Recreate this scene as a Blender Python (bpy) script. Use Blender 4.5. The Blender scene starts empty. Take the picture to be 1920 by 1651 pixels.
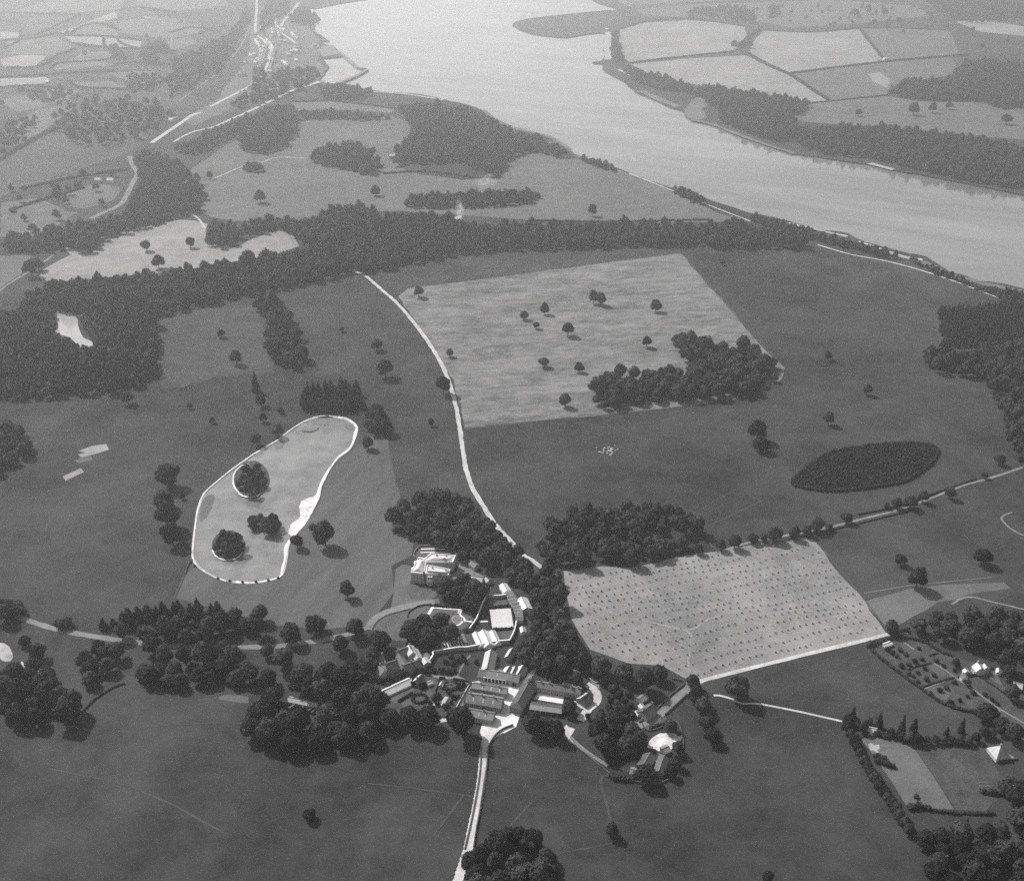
import bpy, math, random
import numpy as np
from mathutils import Vector, Matrix
from mathutils.geometry import tessellate_polygon

# ------------------------------------------------------------------ camera, sky, sun, exposure
S = bpy.context.scene
COL = S.collection
R = math.radians
CAM_H, PITCH, FPX = 508.0, R(28.9), 2000.0
cam = bpy.data.cameras.new("camera"); cam.sensor_width = 36.0
cam.lens = 36.0 * FPX / 1920.0; cam.clip_start = 1.0; cam.clip_end = 80000.0
cam_o = bpy.data.objects.new("camera", cam); COL.objects.link(cam_o)
cam_o.location = (0, 0, CAM_H); cam_o.rotation_euler = (R(90) - PITCH, 0, 0)
S.camera = cam_o

SUN_AZ, SUN_EL = R(49), R(46)          # azimuth measured to the left of the view direction (+Y)
W = bpy.data.worlds.new("World"); S.world = W; W.use_nodes = True
nt = W.node_tree; nt.nodes.clear()
sky = nt.nodes.new("ShaderNodeTexSky"); sky.sky_type = 'NISHITA'; sky.sun_disc = False
sky.sun_elevation = SUN_EL; sky.sun_rotation = -SUN_AZ
sky.altitude = 100; sky.air_density = 1.0; sky.dust_density = 1.0; sky.ozone_density = 1.0
bw = nt.nodes.new("ShaderNodeRGBToBW")   # black and white film
bg = nt.nodes.new("ShaderNodeBackground"); bg.inputs[1].default_value = 0.15
wo = nt.nodes.new("ShaderNodeOutputWorld")
nt.links.new(sky.outputs[0], bw.inputs[0]); nt.links.new(bw.outputs[0], bg.inputs[0]); nt.links.new(bg.outputs[0], wo.inputs[0])

sd = bpy.data.lights.new("sun", 'SUN'); sd.energy = 4.7; sd.angle = R(0.5); sd.color = (1.0, 0.99, 0.975)
sun = bpy.data.objects.new("sun", sd); COL.objects.link(sun)
to_sun = Vector((-math.sin(SUN_AZ) * math.cos(SUN_EL), math.cos(SUN_AZ) * math.cos(SUN_EL), math.sin(SUN_EL)))
sun.rotation_euler = to_sun.to_track_quat('Z', 'Y').to_euler(); sun.location = to_sun * 900

S.view_settings.view_transform = 'Standard'; S.view_settings.look = 'None'
S.view_settings.exposure = 0.45; S.view_settings.gamma = 1.0; S.view_settings.use_curve_mapping = False
S.render.engine = 'CYCLES'
S.cycles.max_bounces = 8; S.cycles.diffuse_bounces = 2; S.cycles.glossy_bounces = 2
S.cycles.transmission_bounces = 2; S.cycles.volume_bounces = 4; S.cycles.transparent_max_bounces = 6
HAZE = 2.0e-4
S.cycles.use_denoising = False      # keep the grain of the film
S.cycles.sample_clamp_indirect = 1.6


rng = random.Random(11)
nrg = np.random.RandomState(5)

# ------------------------------------------------------------------ survey: photograph point -> place on the ground
_c, _s = math.cos(PITCH), math.sin(PITCH)
def at(px, py, z=0.0):
    u, v = (px - 960.0) / FPX, (py - 825.5) / FPX
    dx, dy, dz = u, _c - v * _s, -_s - v * _c
    t = (CAM_H - z) / -dz
    return Vector((dx * t, dy * t, z))
def ppm(p):                      # photograph pixels per metre at a place
    return FPX / (p.y * _c + (CAM_H - p.z) * _s)

# ------------------------------------------------------------------ materials (grey: the film records no colour)
def grey(v): return (v, v, v, 1.0)
MATS = {}
def mat(name, a, b=None, scales=((0.02, 1.0),), rough=0.95, bump=0.0, bscale=1.0, rnd=0.0, spec=0.2, stretch=None, rot=0.0, metal=0.0):
    if name in MATS: return MATS[name]
    m = bpy.data.materials.new(name); m.use_nodes = True; n = m.node_tree; n.nodes.clear()
    out = n.nodes.new("ShaderNodeOutputMaterial"); p = n.nodes.new("ShaderNodeBsdfPrincipled")
    p.inputs["Roughness"].default_value = rough; p.inputs["Specular IOR Level"].default_value = spec
    p.inputs["Metallic"].default_value = metal
    n.links.new(p.outputs[0], out.inputs[0])
    co = n.nodes.new("ShaderNodeTexCoord"); src = co.outputs["Object"]
    if stretch:
        mp = n.nodes.new("ShaderNodeMapping"); mp.inputs["Scale"].default_value = stretch; mp.inputs["Rotation"].default_value = (0, 0, rot)
        mr = n.nodes.new("ShaderNodeMapping"); mr.inputs["Rotation"].default_value = (0, 0, rot)
        mp.inputs["Rotation"].default_value = (0, 0, 0)
        n.links.new(src, mr.inputs[0]); n.links.new(mr.outputs[0], mp.inputs[0]); src = mp.outputs[0]
    acc = None
    if b is not None:
        tot = sum(w for _, w in scales)
        for sc, w in scales:
            t = n.nodes.new("ShaderNodeTexNoise"); t.inputs["Scale"].default_value = sc; t.inputs["Detail"].default_value = 3.0
            t.inputs["Roughness"].default_value = 0.6
            n.links.new(src, t.inputs["Vector"])
            mu = n.nodes.new("ShaderNodeMath"); mu.operation = 'MULTIPLY_ADD'
            n.links.new(t.outputs[0], mu.inputs[0]); mu.inputs[1].default_value = w / tot
            if acc is None: mu.inputs[2].default_value = 0.0
            else: n.links.new(acc, mu.inputs[2])
            acc = mu.outputs[0]
        if rnd:
            oi = n.nodes.new("ShaderNodeObjectInfo"); mu = n.nodes.new("ShaderNodeMath"); mu.operation = 'MULTIPLY_ADD'
            sb = n.nodes.new("ShaderNodeMath"); sb.operation = 'SUBTRACT'; n.links.new(oi.outputs["Random"], sb.inputs[0]); sb.inputs[1].default_value = 0.5
            n.links.new(sb.outputs[0], mu.inputs[0]); mu.inputs[1].default_value = rnd; n.links.new(acc, mu.inputs[2]); acc = mu.outputs[0]
        mr_ = n.nodes.new("ShaderNodeMapRange"); sp_ = 0.19 / len(scales) ** .5; mr_.inputs["From Min"].default_value = 0.5 - sp_; mr_.inputs["From Max"].default_value = 0.5 + sp_
        mr_.inputs["To Min"].default_value = a; mr_.inputs["To Max"].default_value = b
        n.links.new(acc, mr_.inputs["Value"]); n.links.new(mr_.outputs[0], p.inputs["Base Color"])
    else:
        p.inputs["Base Color"].default_value = grey(a)
    if bump:
        t = n.nodes.new("ShaderNodeTexNoise"); t.inputs["Scale"].default_value = bscale; t.inputs["Detail"].default_value = 4.0
        n.links.new(co.outputs["Object"], t.inputs["Vector"])
        bp = n.nodes.new("ShaderNodeBump"); bp.inputs["Strength"].default_value = 1.0; bp.inputs["Distance"].default_value = bump
        n.links.new(t.outputs[0], bp.inputs["Height"]); n.links.new(bp.outputs[0], p.inputs["Normal"])
    MATS[name] = m
    return m

GR = ((0.0045, 1.9), (0.022, 1.2), (0.10, 0.7), (0.7, 0.8))
M_grass = mat("pasture_grass", 0.016, 0.053, GR, 1.0)
M_lawn = mat("lawn_grass", 0.06, 0.10, ((0.012, 1), (0.07, 1.2), (0.6, .8)), 1.0, stretch=(1.0, .14, 1), rot=R(22))
M_rough = mat("rough_grass", 0.035, 0.075, ((0.01, 1), (0.08, 1), (0.6, 1)), 1.0)
M_hay = mat("mown_hay", 0.068, 0.20, ((0.2, 1.3), (0.8, 1), (2.6, .8), (8, 1.0)), 1.0, stretch=(.055, .13, .1), rot=R(-8))
M_stub = mat("corn_stubble", 0.115, 0.26, ((0.012, 1.6), (0.08, .8), (0.6, 1.2)), 1.0)
M_pale = mat("pale_meadow", 0.17, 0.27, ((0.008, 1), (0.05, 1), (0.4, .6)), 1.0)
M_mid = mat("mid_meadow", 0.08, 0.125, ((0.008, 1), (0.05, 1), (0.4, .6)), 1.0)
M_dark = mat("dark_ground", 0.04, 0.075, ((0.006, 1), (0.04, 1), (0.3, .8)), 1.0)
M_thin = mat("thin_pasture", 0.036, 0.066, ((0.008, 1), (0.05, 1), (0.4, .8)), 1.0)
M_worn = mat("worn_stubble", 0.17, 0.23, ((0.05, 1), (0.6, 1)), 1.0)
M_bright = mat("bright_yard", 0.46, 0.70, ((0.08, 1), (0.6, 1)), 1.0)
M_soil = mat("garden_soil", 0.03, 0.075, ((0.15, 1), (1.2, 1)), 1.0)
M_gravel = mat("gravel", 0.28, 0.52, ((0.06, 1), (0.5, 1), (2.0, .6)), 0.95)
M_track = mat("earth_track", 0.12, 0.22, ((0.05, 1), (0.6, 1)), 1.0)
M_sand = mat("shore_sand", 0.22, 0.42, ((0.02, 1), (0.15, 1), (0.7, .7)), 1.0)
M_mud = mat("tidal_mud", 0.08, 0.16, ((0.01, 1), (0.06, 1), (0.4, .7)), 0.9)
M_chalk = mat("white_gravel", 0.36, 0.78, ((0.08, 1), (0.4, 1), (1.4, .8)), 1.0)
M_slate = mat("slate_roof", 0.12, 0.20, ((0.25, 1), (1.5, 1)), 0.75, rnd=.3)
M_slate2 = mat("dark_slate_roof", 0.06, 0.11, ((0.25, 1), (1.5, 1)), 0.75, rnd=.3)
M_slate3 = mat("pale_and_sunlit_slate", 0.36, 0.55, ((0.3, 1), (1.5, 1)), 0.6, rnd=.3)  # pale roofs; also laid on single slopes as painted sunlight
M_white = mat("whitewash", 0.62, 0.82, ((0.3, 1), (2, 1)), 0.8)
M_stone = mat("stone_wall", 0.16, 0.30, ((0.3, 1), (2.2, 1)), 0.95, rnd=.3)
M_moss = mat("mossy_stone", 0.05, 0.12, ((0.3, 1), (2.2, 1)), 1.0)
M_render = mat("rendered_wall", 0.32, 0.48, ((0.3, 1), (1.5, 1)), 0.9, rnd=.4)
M_coping = mat("pale_coping", 0.62, 0.82, ((0.5, 1), (2.5, 1)), 0.8)
M_glass = mat("window_glass", 0.03, rough=0.15, spec=0.5)
M_shade = mat("opening_shade", 0.025, rough=1.0)  # near-black stand-in for the shade inside openings
M_bark = mat("bark", 0.05, 0.10, ((2, 1), (9, 1)), 1.0)
M_leaf = mat("broad_leaves", 0.012, 0.043, ((1.3, .7), (4.0, 1.0), (11, .8)), 0.9, rnd=.35, spec=.15)
M_conl = mat("needle_leaves", 0.012, 0.034, ((2, 1), (8, 1)), 0.9, rnd=.3, spec=.1)
M_wood = mat("woodland_leaves", 0.010, 0.058, ((0.06, 1.0), (0.25, .8), (0.9, .8)), 0.9, spec=.15)
M_wcon = mat("woodland_needles", 0.012, 0.032, ((0.08, 1.0), (0.3, .8), (0.9, .8)), 0.9, spec=.1)
M_hedge = mat("hedge_leaves", 0.025, 0.055, ((0.3, 1), (1.2, 1)), 0.95, spec=.1)
M_straw = mat("straw", 0.24, 0.38, ((2, 1), (9, 1)), 1.0)
M_fleece = mat("fleece", 0.55, 0.75, ((3, 1),), 1.0)
M_timber = mat("weathered_timber", 0.10, 0.2, ((1, 1), (6, 1)), 0.9)

# ------------------------------------------------------------------ objects
def tag(o, label=None, cat=None, group=None, kind=None):
    if label: o["label"] = label
    if cat: o["category"] = cat
    if group: o["group"] = group
    if kind: o["kind"] = kind
    return o
def link(name, me, parent=None, m=None):
    o = bpy.data.objects.new(name, me); COL.objects.link(o)
    if parent: o.parent = parent
    if m and me and not me.materials: me.materials.append(m)
    return o
def empty(name, loc, rz=0.0):
    o = bpy.data.objects.new(name, None); COL.objects.link(o); o.empty_display_size = 1
    o.location = loc; o.rotation_euler = (0, 0, rz); return o
def npmesh(name, v, f):
    """v (n,3), f (m,3 or 4) int arrays -> mesh"""
    me = bpy.data.meshes.new(name); v = np.asarray(v, np.float32); f = np.asarray(f, np.int32)
    k = f.shape[1]
    me.vertices.add(len(v)); me.vertices.foreach_set("co", v.ravel())
    me.loops.add(f.size); me.loops.foreach_set("vertex_index", f.ravel())
    me.polygons.add(len(f)); me.polygons.foreach_set("loop_start", np.arange(0, f.size, k, dtype=np.int32))
    me.update(calc_edges=True); me.validate(); return me
class MB:
    def __init__(s): s.v, s.f = [], []
    def add(s, vs, fs):
        b = len(s.v); s.v += [tuple(p) for p in vs]; s.f += [tuple(i + b for i in q) for q in fs]
    def box(s, c, d, rz=0.0):
        x, y, z = d[0] / 2, d[1] / 2, d[2] / 2; cz, sz = math.cos(rz), math.sin(rz)
        vs = []
        for k in (-z, z):
            for (i, j) in ((-x, -y), (x, -y), (x, y), (-x, y)):
                vs.append((c[0] + i * cz - j * sz, c[1] + i * sz + j * cz, c[2] + k))
        s.add(vs, [(3, 2, 1, 0), (4, 5, 6, 7), (0, 1, 5, 4), (1, 2, 6, 5), (2, 3, 7, 6), (3, 0, 4, 7)])
    def prism(s, base, z0, z1):
        n = len(base)
        s.add([(p[0], p[1], z0) for p in base] + [(p[0], p[1], z1) for p in base],
              [tuple(range(n - 1, -1, -1)), tuple(range(n, 2 * n))] + [(i, (i + 1) % n, n + (i + 1) % n, n + i) for i in range(n)])
    def slab(s, quad, th):           # thick sheet below a quad
        q = [Vector(p) for p in quad]; n = (q[1] - q[0]).cross(q[2] - q[0]).normalized()
        if n.z < 0: q.reverse(); n = -n
        lo = [p - n * th for p in q]; k = len(q)
        s.add(q + lo, [tuple(range(k)), tuple(range(2 * k - 1, k - 1, -1))] + [(i, i + k, (i + 1) % k + k, (i + 1) % k) for i in range(k)])
    def mesh(s, name):
        me = bpy.data.meshes.new(name); me.from_pydata(s.v, [], s.f); me.update(); return me
    def build(s, name, m, parent=None):
        return link(name, s.mesh(name), parent, m)
def copy_thing(root, loc, rz, scale=None):
    r = root.copy(); COL.objects.link(r); r.location = loc; r.rotation_euler = (0, 0, rz)
    if scale: r.scale = scale
    for ch in root.children:
        c = ch.copy(); COL.objects.link(c); c.parent = r
        for g in ch.children:
            d = g.copy(); COL.objects.link(d); d.parent = c
    return r

# smooth open / closed curve through points
def smooth(pts, n=5, closed=False):
    P = [Vector((p[0], p[1])) for p in pts]; L = len(P); out = []
    for i in range(L if closed else L - 1):
        if closed: a, b, c, d = P[i - 1], P[i], P[(i + 1) % L], P[(i + 2) % L]
        else: a, b, c, d = P[max(i - 1, 0)], P[i], P[i + 1], P[min(i + 2, L - 1)]
        for k in range(n):
            t = k / n
            out.append(0.5 * ((2 * b) + (c - a) * t + (2 * a - 5 * b + 4 * c - d) * t * t + (3 * b - a - 3 * c + d) * t ** 3))
    if not closed: out.append(P[-1])
    return out
def gpts(px, z=0.0): return [at(x, y, z).to_2d() for x, y in px]
def wob(pts, amp):
    return [p + Vector((rng.uniform(-amp, amp), rng.uniform(-amp, amp))) for p in pts]
LAYER = [0]
def sheet(name, pts, z, m, label, cat, holes=(), skirt=0.0, kind="structure"):
    if z > .015: LAYER[0] += 1; z += (LAYER[0] % 8) * .0011      # flush sheets never share a plane
    loops = [[Vector((p[0], p[1], 0)) for p in pts]] + [[Vector((p[0], p[1], 0)) for p in h] for h in holes]
    tri = tessellate_polygon(loops); flat = [p for l in loops for p in l]
    vs = [(p.x, p.y, z) for p in flat]; fs = []
    for t in tri:
        a, b, c = (flat[i] for i in t)
        cr = (b - a).cross(c - a).z
        if abs(cr) > 1e-9: fs.append(tuple(t) if cr > 0 else tuple(reversed(t)))
    if skirt:
        base = 0
        for l in loops:
            k = len(l); o = len(vs); vs += [(p.x, p.y, z - skirt) for p in l]
            fs += [(base + i, base + (i + 1) % k, o + (i + 1) % k, o + i) for i in range(k)]
            base += k
    me = bpy.data.meshes.new(name); me.from_pydata(vs, [], fs); me.update()
    o = link(name, me, None, m); return tag(o, label, cat, kind=kind)
def strip(name, px, w, z, m, label, cat, n=6, rag=0.0, kind="structure", ground=False):
    LAYER[0] += 1; z += (LAYER[0] % 8) * .0011
    g = px if ground else gpts(px)
    c = smooth(g, n); vs, fs = [], []
    for i, p in enumerate(c):
        t = (c[min(i + 1, len(c) - 1)] - c[max(i - 1, 0)]).normalized(); nn = Vector((-t.y, t.x))
        ww = w[0] + (w[1] - w[0]) * i / (len(c) - 1) if isinstance(w, tuple) else w
        a = p + nn * (ww / 2 + rng.uniform(-rag, rag)); b = p - nn * (ww / 2 + rng.uniform(-rag, rag))
        vs += [(a.x, a.y, z), (b.x, b.y, z)]
        if i: k = 2 * i; fs.append((k - 2, k - 1, k + 1, k))
    me = bpy.data.meshes.new(name); me.from_pydata(vs, [], fs); me.update()
    return tag(link(name, me, None, m), label, cat, kind=kind)
def inside(p, poly):
    x, y = p[0], p[1]; r = False; j = len(poly) - 1
    for i in range(len(poly)):
        xi, yi, xj, yj = poly[i][0], poly[i][1], poly[j][0], poly[j][1]
        if (yi > y) != (yj > y) and x < (xj - xi) * (y - yi) / (yj - yi) + xi: r = not r
        j = i
    return r

# ------------------------------------------------------------------ foliage kit
def ico(level):
    t = (1 + 5 ** .5) / 2
    v = [Vector(p).normalized() for p in ((-1, t, 0), (1, t, 0), (-1, -t, 0), (1, -t, 0), (0, -1, t), (0, 1, t), (0, -1, -t), (0, 1, -t), (t, 0, -1), (t, 0, 1), (-t, 0, -1), (-t, 0, 1))]
    f = [(0, 11, 5), (0, 5, 1), (0, 1, 7), (0, 7, 10), (0, 10, 11), (1, 5, 9), (5, 11, 4), (11, 10, 2), (10, 7, 6), (7, 1, 8), (3, 9, 4), (3, 4, 2), (3, 2, 6), (3, 6, 8), (3, 8, 9), (4, 9, 5), (2, 4, 11), (6, 2, 10), (8, 6, 7), (9, 8, 1)]
    for _ in range(level):
        cache, nf = {}, []
        def mid(a, b):
            k = (min(a, b), max(a, b))
            if k not in cache: cache[k] = len(v); v.append(((v[a] + v[b]) / 2).normalized())
            return cache[k]
        for a, b, c in f:
            x, y, z = mid(a, b), mid(b, c), mid(c, a); nf += [(a, x, z), (b, y, x), (c, z, y), (x, y, z)]
        f = nf
    return np.array([tuple(p) for p in v]), np.array(f)
ICO = [ico(0), ico(1)]
def lobes_of(kind, rg):
    L = []
    if kind == 'broad':
        L.append((np.array((0, 0, .60)), .34))
        k = rg.randint(7, 10); a0 = rg.rand() * 6.28
        for i in range(k):
            a = a0 + 6.283 * i / k + rg.uniform(-.3, .3); r = rg.uniform(.19, .31)
            L.append((np.array((math.cos(a) * r, math.sin(a) * r, rg.uniform(.36, .66))), rg.uniform(.16, .235)))
        for i in range(4):
            a = rg.rand() * 6.28; r = rg.uniform(.05, .18)
            L.append((np.array((math.cos(a) * r, math.sin(a) * r, rg.uniform(.72, .86))), rg.uniform(.13, .19)))
    elif kind == 'cone':
        for i in range(7):
            z = .22 + i * .19; r = .40 * (1 - i / 7.6)
            a = rg.rand() * 6.28; L.append((np.array((math.cos(a) * .05, math.sin(a) * .05, z)), r))
            for q in range(3):
                a = rg.rand() * 6.28; L.append((np.array((math.cos(a) * r * .6, math.sin(a) * r * .6, z - .02)), r * .55))
    else:  # bush
        L.append((np.array((0, 0, .26)), .33))
        for i in range(6):
            a = 6.283 * i / 6 + rg.uniform(-.3, .3); r = rg.uniform(.16, .30)
            L.append((np.array((math.cos(a) * r, math.sin(a) * r, rg.uniform(.14, .42))), rg.uniform(.15, .23)))
    return L
def foliage(kind, seed, level, nleaf, size, quad, keep=None):
    rg = np.random.RandomState(seed); L = lobes_of(kind, rg); V, F = [], []; n = 0
    if keep: L = [L[0]] + [L[i] for i in rg.permutation(np.arange(1, len(L)))[:keep - 1]] if kind != 'cone' else L[::2][:keep * 2]
    cv, cf = ICO[level]
    for c, r in L:
        jit = 1 + rg.uniform(-.17, .13, (len(cv), 1))
        V.append(cv * jit * r * .93 + c); F.append(cf + n); n += len(cv)
    C = np.array([c for c, _ in L]); RR = np.array([r for _, r in L]); pr = RR ** 2 / (RR ** 2).sum()
    made = 0; guard = 0
    while made < nleaf and guard < nleaf * 6:
        guard += 1
        i = rg.choice(len(L), p=pr); d = rg.normal(size=3); d /= np.linalg.norm(d)
        if d[2] < -.55: continue
        p = C[i] + d * RR[i] * rg.uniform(.93, 1.13)
        dist = np.linalg.norm(C - p, axis=1)
        if ((dist < RR * .88) & (np.arange(len(L)) != i)).any(): continue
        if p[2] < .02: continue
        nn = d + rg.normal(size=3) * .38; nn /= np.linalg.norm(nn)
        u = np.cross(nn, rg.normal(size=3)); u /= np.linalg.norm(u); w = np.cross(nn, u); s = size * rg.uniform(.6, 1.35)
        if quad:
            q = [p + u * s, p + w * s * .8, p - u * s * .9, p - w * s * .75]
            V.append(np.array(q)); F.append(np.array([(0, 1, 2), (0, 2, 3)]) + n); n += 4
        else:
            V.append(np.array([p + u * s, p - u * s * .6 + w * s, p - u * s * .6 - w * s])); F.append(np.array([(0, 1, 2)]) + n); n += 3
        made += 1
    return np.concatenate(V), np.concatenate(F)
CROWN = {k: [npmesh("crown", *foliage(k, 40 + i, 1, nl, sz, True)) for i in range(nv)] for k, nv, nl, sz in (('broad', 7, 420, .055), ('cone', 4, 320, .06), ('bush', 4, 200, .06))}
for k, l in CROWN.items():
    for me in l: me.materials.append(M_conl if k == 'cone' else M_leaf)
LOW = {k: [foliage(k, 90 + i, 0, nl, sz, False) for i in range(5)] for k, nl, sz in (('broad', 95, .10), ('cone', 60, .10), ('bush', 40, .12))}
MIDK = {k: [foliage(k, 290 + i, 0 if k == 'cone' else 1, nl, sz, False) for i in range(5)] for k, nl, sz in (('broad', 150, .085), ('cone', 90, .085), ('bush', 60, .10))}
FAR = {k: [foliage(k, 190 + i, 0, nl, sz, False, 7) for i in range(4)] for k, nl, sz in (('broad', 30, .13), ('cone', 10, .12), ('bush', 12, .14))}
def trunk_mesh(seed, r0, top, limbs):
    rg = random.Random(seed); mb = MB()
    def tube(pts, rads, n=7):
        rings = []
        for i, p in enumerate(pts):
            t = (Vector(pts[min(i + 1, len(pts) - 1)]) - Vector(pts[max(i - 1, 0)])).normalized()
            a = t.orthogonal().normalized(); b = t.cross(a)
            rings.append([Vector(p) + (a * math.cos(6.283 * k / n) + b * math.sin(6.283 * k / n)) * rads[i] for k in range(n)])
        vs = [v for r in rings for v in r]; fs = []
        for i in range(len(pts) - 1):
            for k in range(n): fs.append((i * n + k, i * n + (k + 1) % n, (i + 1) * n + (k + 1) % n, (i + 1) * n + k))
        fs.append(tuple(range((len(pts) - 1) * n, len(pts) * n))); mb.add(vs, fs)
    tube([(0, 0, -.02), (0, 0, .05), (rg.uniform(-.01, .01), 0, .25), (rg.uniform(-.03, .03), rg.uniform(-.03, .03), top)], [r0 * 1.5, r0, r0 * .85, r0 * .3])
    for i in range(limbs):
        a = 6.283 * i / max(limbs, 1) + rg.uniform(-.5, .5); z = rg.uniform(.22, .36); e = rg.uniform(.2, .3)
        tube([(0, 0, z), (math.cos(a) * e * .5, math.sin(a) * e * .5, z + .10), (math.cos(a) * e, math.sin(a) * e, z + .2)], [r0 * .5, r0 * .4, r0 * .15], 5)
    me = mb.mesh("trunk"); me.materials.append(M_bark); return me
TRUNK = {'broad': [trunk_mesh(i, .032, .7, 4) for i in range(3)], 'cone': [trunk_mesh(9, .028, 1.3, 0)], 'bush': [trunk_mesh(17, .03, .3, 3)]}
NAMES = {'broad': ("broadleaf_tree", "tree"), 'cone': ("conifer_tree", "conifer"), 'bush': ("shrub", "shrub")}
CZ = {'broad': .58, 'cone': .75, 'bush': .28}
def plant(p, d, kind, label, group=None, hf=None):
    hf = hf or rng.uniform(.85, 1.2)
    nm, cat = NAMES[kind]
    o = empty(nm, (p[0], p[1], 0), rng.uniform(0, 6.28)); o.scale = (d, d * rng.uniform(.92, 1.08), d * hf)
    link("trunk", rng.choice(TRUNK[kind]), o); link("crown", rng.choice(CROWN[kind]), o)
    return tag(o, label, cat, group)
def tree(px, py, w, label, kind='broad', hf=None, group=None):
    """px, py: the crown's middle in the photograph, w its width in photograph pixels"""
    d = w / ppm(at(px, py)); h = hf or rng.uniform(.82, 1.22)
    return plant(at(px, py, CZ[kind] * d * h), d, kind, label, group, h)
def scatter(poly_px, sp, holes=(), zt=6.0, jit=.32, px=True, inset=0.0):
    poly = gpts(poly_px, zt) if px else poly_px; hs = [gpts(h, 0) for h in holes]
    xs = [p[0] for p in poly]; ys = [p[1] for p in poly]; out = []; j = 0; y = min(ys)
    while y <= max(ys):
        x = min(xs) + (sp / 2 if j % 2 else 0)
        while x <= max(xs):
            q = (x + rng.uniform(-jit, jit) * sp, y + rng.uniform(-jit, jit) * sp)
            if inside(q, poly) and not any(inside(q, h) for h in hs) and (not inset or all(inside((q[0] + i, q[1] + j), poly) for i, j in ((inset, 0), (-inset, 0), (0, inset), (0, -inset)))): out.append(q)
            x += sp
        y += sp * .87; j += 1
    return out
def mass(name, pts, d, kit, kinds, m, label, cat, kind="stuff", zf=(.85, 1.2), z0=0.0, df=(.85, 1.25)):
    V, F = [], []; n = 0
    for q in pts:
        k = kinds if isinstance(kinds, str) else rng.choice(kinds)
        v, f = kit[k][rng.randrange(len(kit[k]))]
        a = rng.uniform(0, 6.28); s = d * rng.uniform(*df); c, sn = math.cos(a) * s, math.sin(a) * s
        o = np.empty_like(v); o[:, 0] = v[:, 0] * c - v[:, 1] * sn + q[0]; o[:, 1] = v[:, 0] * sn + v[:, 1] * c + q[1]
        o[:, 2] = v[:, 2] * s * rng.uniform(*zf) + z0
        V.append(o); F.append(f + n); n += len(v)
    o = link(name, npmesh(name, np.concatenate(V), np.concatenate(F)), None, m)
    return tag(o, label, cat, kind=kind)
def hedge(px, w, h, label, kit=LOW, step=None, cat="hedge", n=4, name="hedge", dens=2, kind=None):
    c = smooth(gpts(px), n); pts = []; step = step or w * .55; acc = 0
    for a, b in zip(c, c[1:]):
        L = (b - a).length; t = 0 if acc == 0 else step - acc
        nn = Vector((-(b - a).y, (b - a).x)).normalized() if L > 0 else Vector((0, 0))
        while t < L:
            p = a + (b - a) * (t / L); pts.append(p + nn * rng.uniform(-.18, .18) * w); t += step
        acc = max(0.001, (L - (t - step)))
    o = mass(name, pts, w, kit, 'bush', M_hedge, label, cat, kind=kind, zf=(h / w * 1.2, h / w * 1.7), df=(.9, 1.2))
    return o
def wall_run(px, w, h, m, label, name="stone_wall", cat="wall", n=3, z0=0.0, coping=None):
    c = smooth(gpts(px), n) if n > 1 else gpts(px)
    def ring(width, za, zb):
        vs, fs = [], []
        for i, p in enumerate(c):
            t = (c[min(i + 1, len(c) - 1)] - c[max(i - 1, 0)]).normalized(); nn = Vector((-t.y, t.x)) * width / 2
            for q, z in ((p + nn, za), (p + nn, zb), (p - nn, zb), (p - nn, za)): vs.append((q.x, q.y, z))
            if i:
                k = 4 * i
                for e in range(3): fs.append((k - 4 + e, k + e, k + e + 1, k - 4 + e + 1))
        k = len(vs); fs += [(0, 1, 2, 3), (k - 1, k - 2, k - 3, k - 4)]
        me = bpy.data.meshes.new(name); me.from_pydata(vs, [], fs); me.update(); return me
    o = tag(link(name, ring(w, z0 - .1, h), None, m), label, cat)
    if coping: link("coping", ring(w + .25, h + .005, h + .2), o, coping)
    return o
# ================================================================== THE SETTING
SHORE_W = [(900,-200),(800,-120),(722,-40),(690,-2),(634,7),(590,16),(573,14),(572,20),(588,26),(600,33),(601,36),(583,47),(581,52),(590,59),(604,67),(614,74.5),(616,76.5),(600,77.5),
    (612,84),(625,86),(631,92),(634,96),(641,103),(641,106),(620,108.5),(605,109),(612,118),(618,125),(611,134),(606,142),(598,151),(602,155),(631,157),(644,157.5),(655,158),(669,161),(678,168.7),(700,169.5),(723,172),(757,174),(790,177),(815,182),(840,188),(868,194),(893,201),(912,211),(930,223),
    (945,234),(957,243),(980,245),(1003,249),(1022,255),(1040,263),(1057,273),(1070,283),(1090,297),(1120,305),(1157,315),(1190,328),(1223,340),(1245,347),(1267,353),(1298,361),(1323,371),(1360,384),(1403,398),(1430,403),(1453,408),(1490,417),(1533,430),(1565,433),(1590,438),(1613,450),(1655,462),(1697,473),(1720,477),(1743,484),(1780,509),(1805,515),(1830,524),(1870,530),(1920,541),(2100,600),(2600,720)]
SHORE_E = [(1010,-200),(1020,-100),(1080,-30),(1113,0),(1130,8),(1157,17.5),(1130,20),(1100,23),(1040,29),(983,36),(962,45),(970,52),(987,60),(1010,65),(1040,69),(1060,70),(1073,68.5),(1100,64),(1133,62.5),(1134,77),(1133,110),(1110,116.5),(1122,119),(1133,121),(1131,130),(1150,142),(1173,154),(1183,163),(1193,172),(1212,180),(1233,188),(1250,198),(1273,205),(1280,208),(1297,223),(1318,228),(1340,233),(1372,244),(1407,259),(1437,269),(1467,281),(1493,288),(1535,294),(1580,301),(1625,308),(1673,318),(1715,325),(1763,334),(1830,347),(1913,364),(2100,415),(2600,540)]
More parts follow.
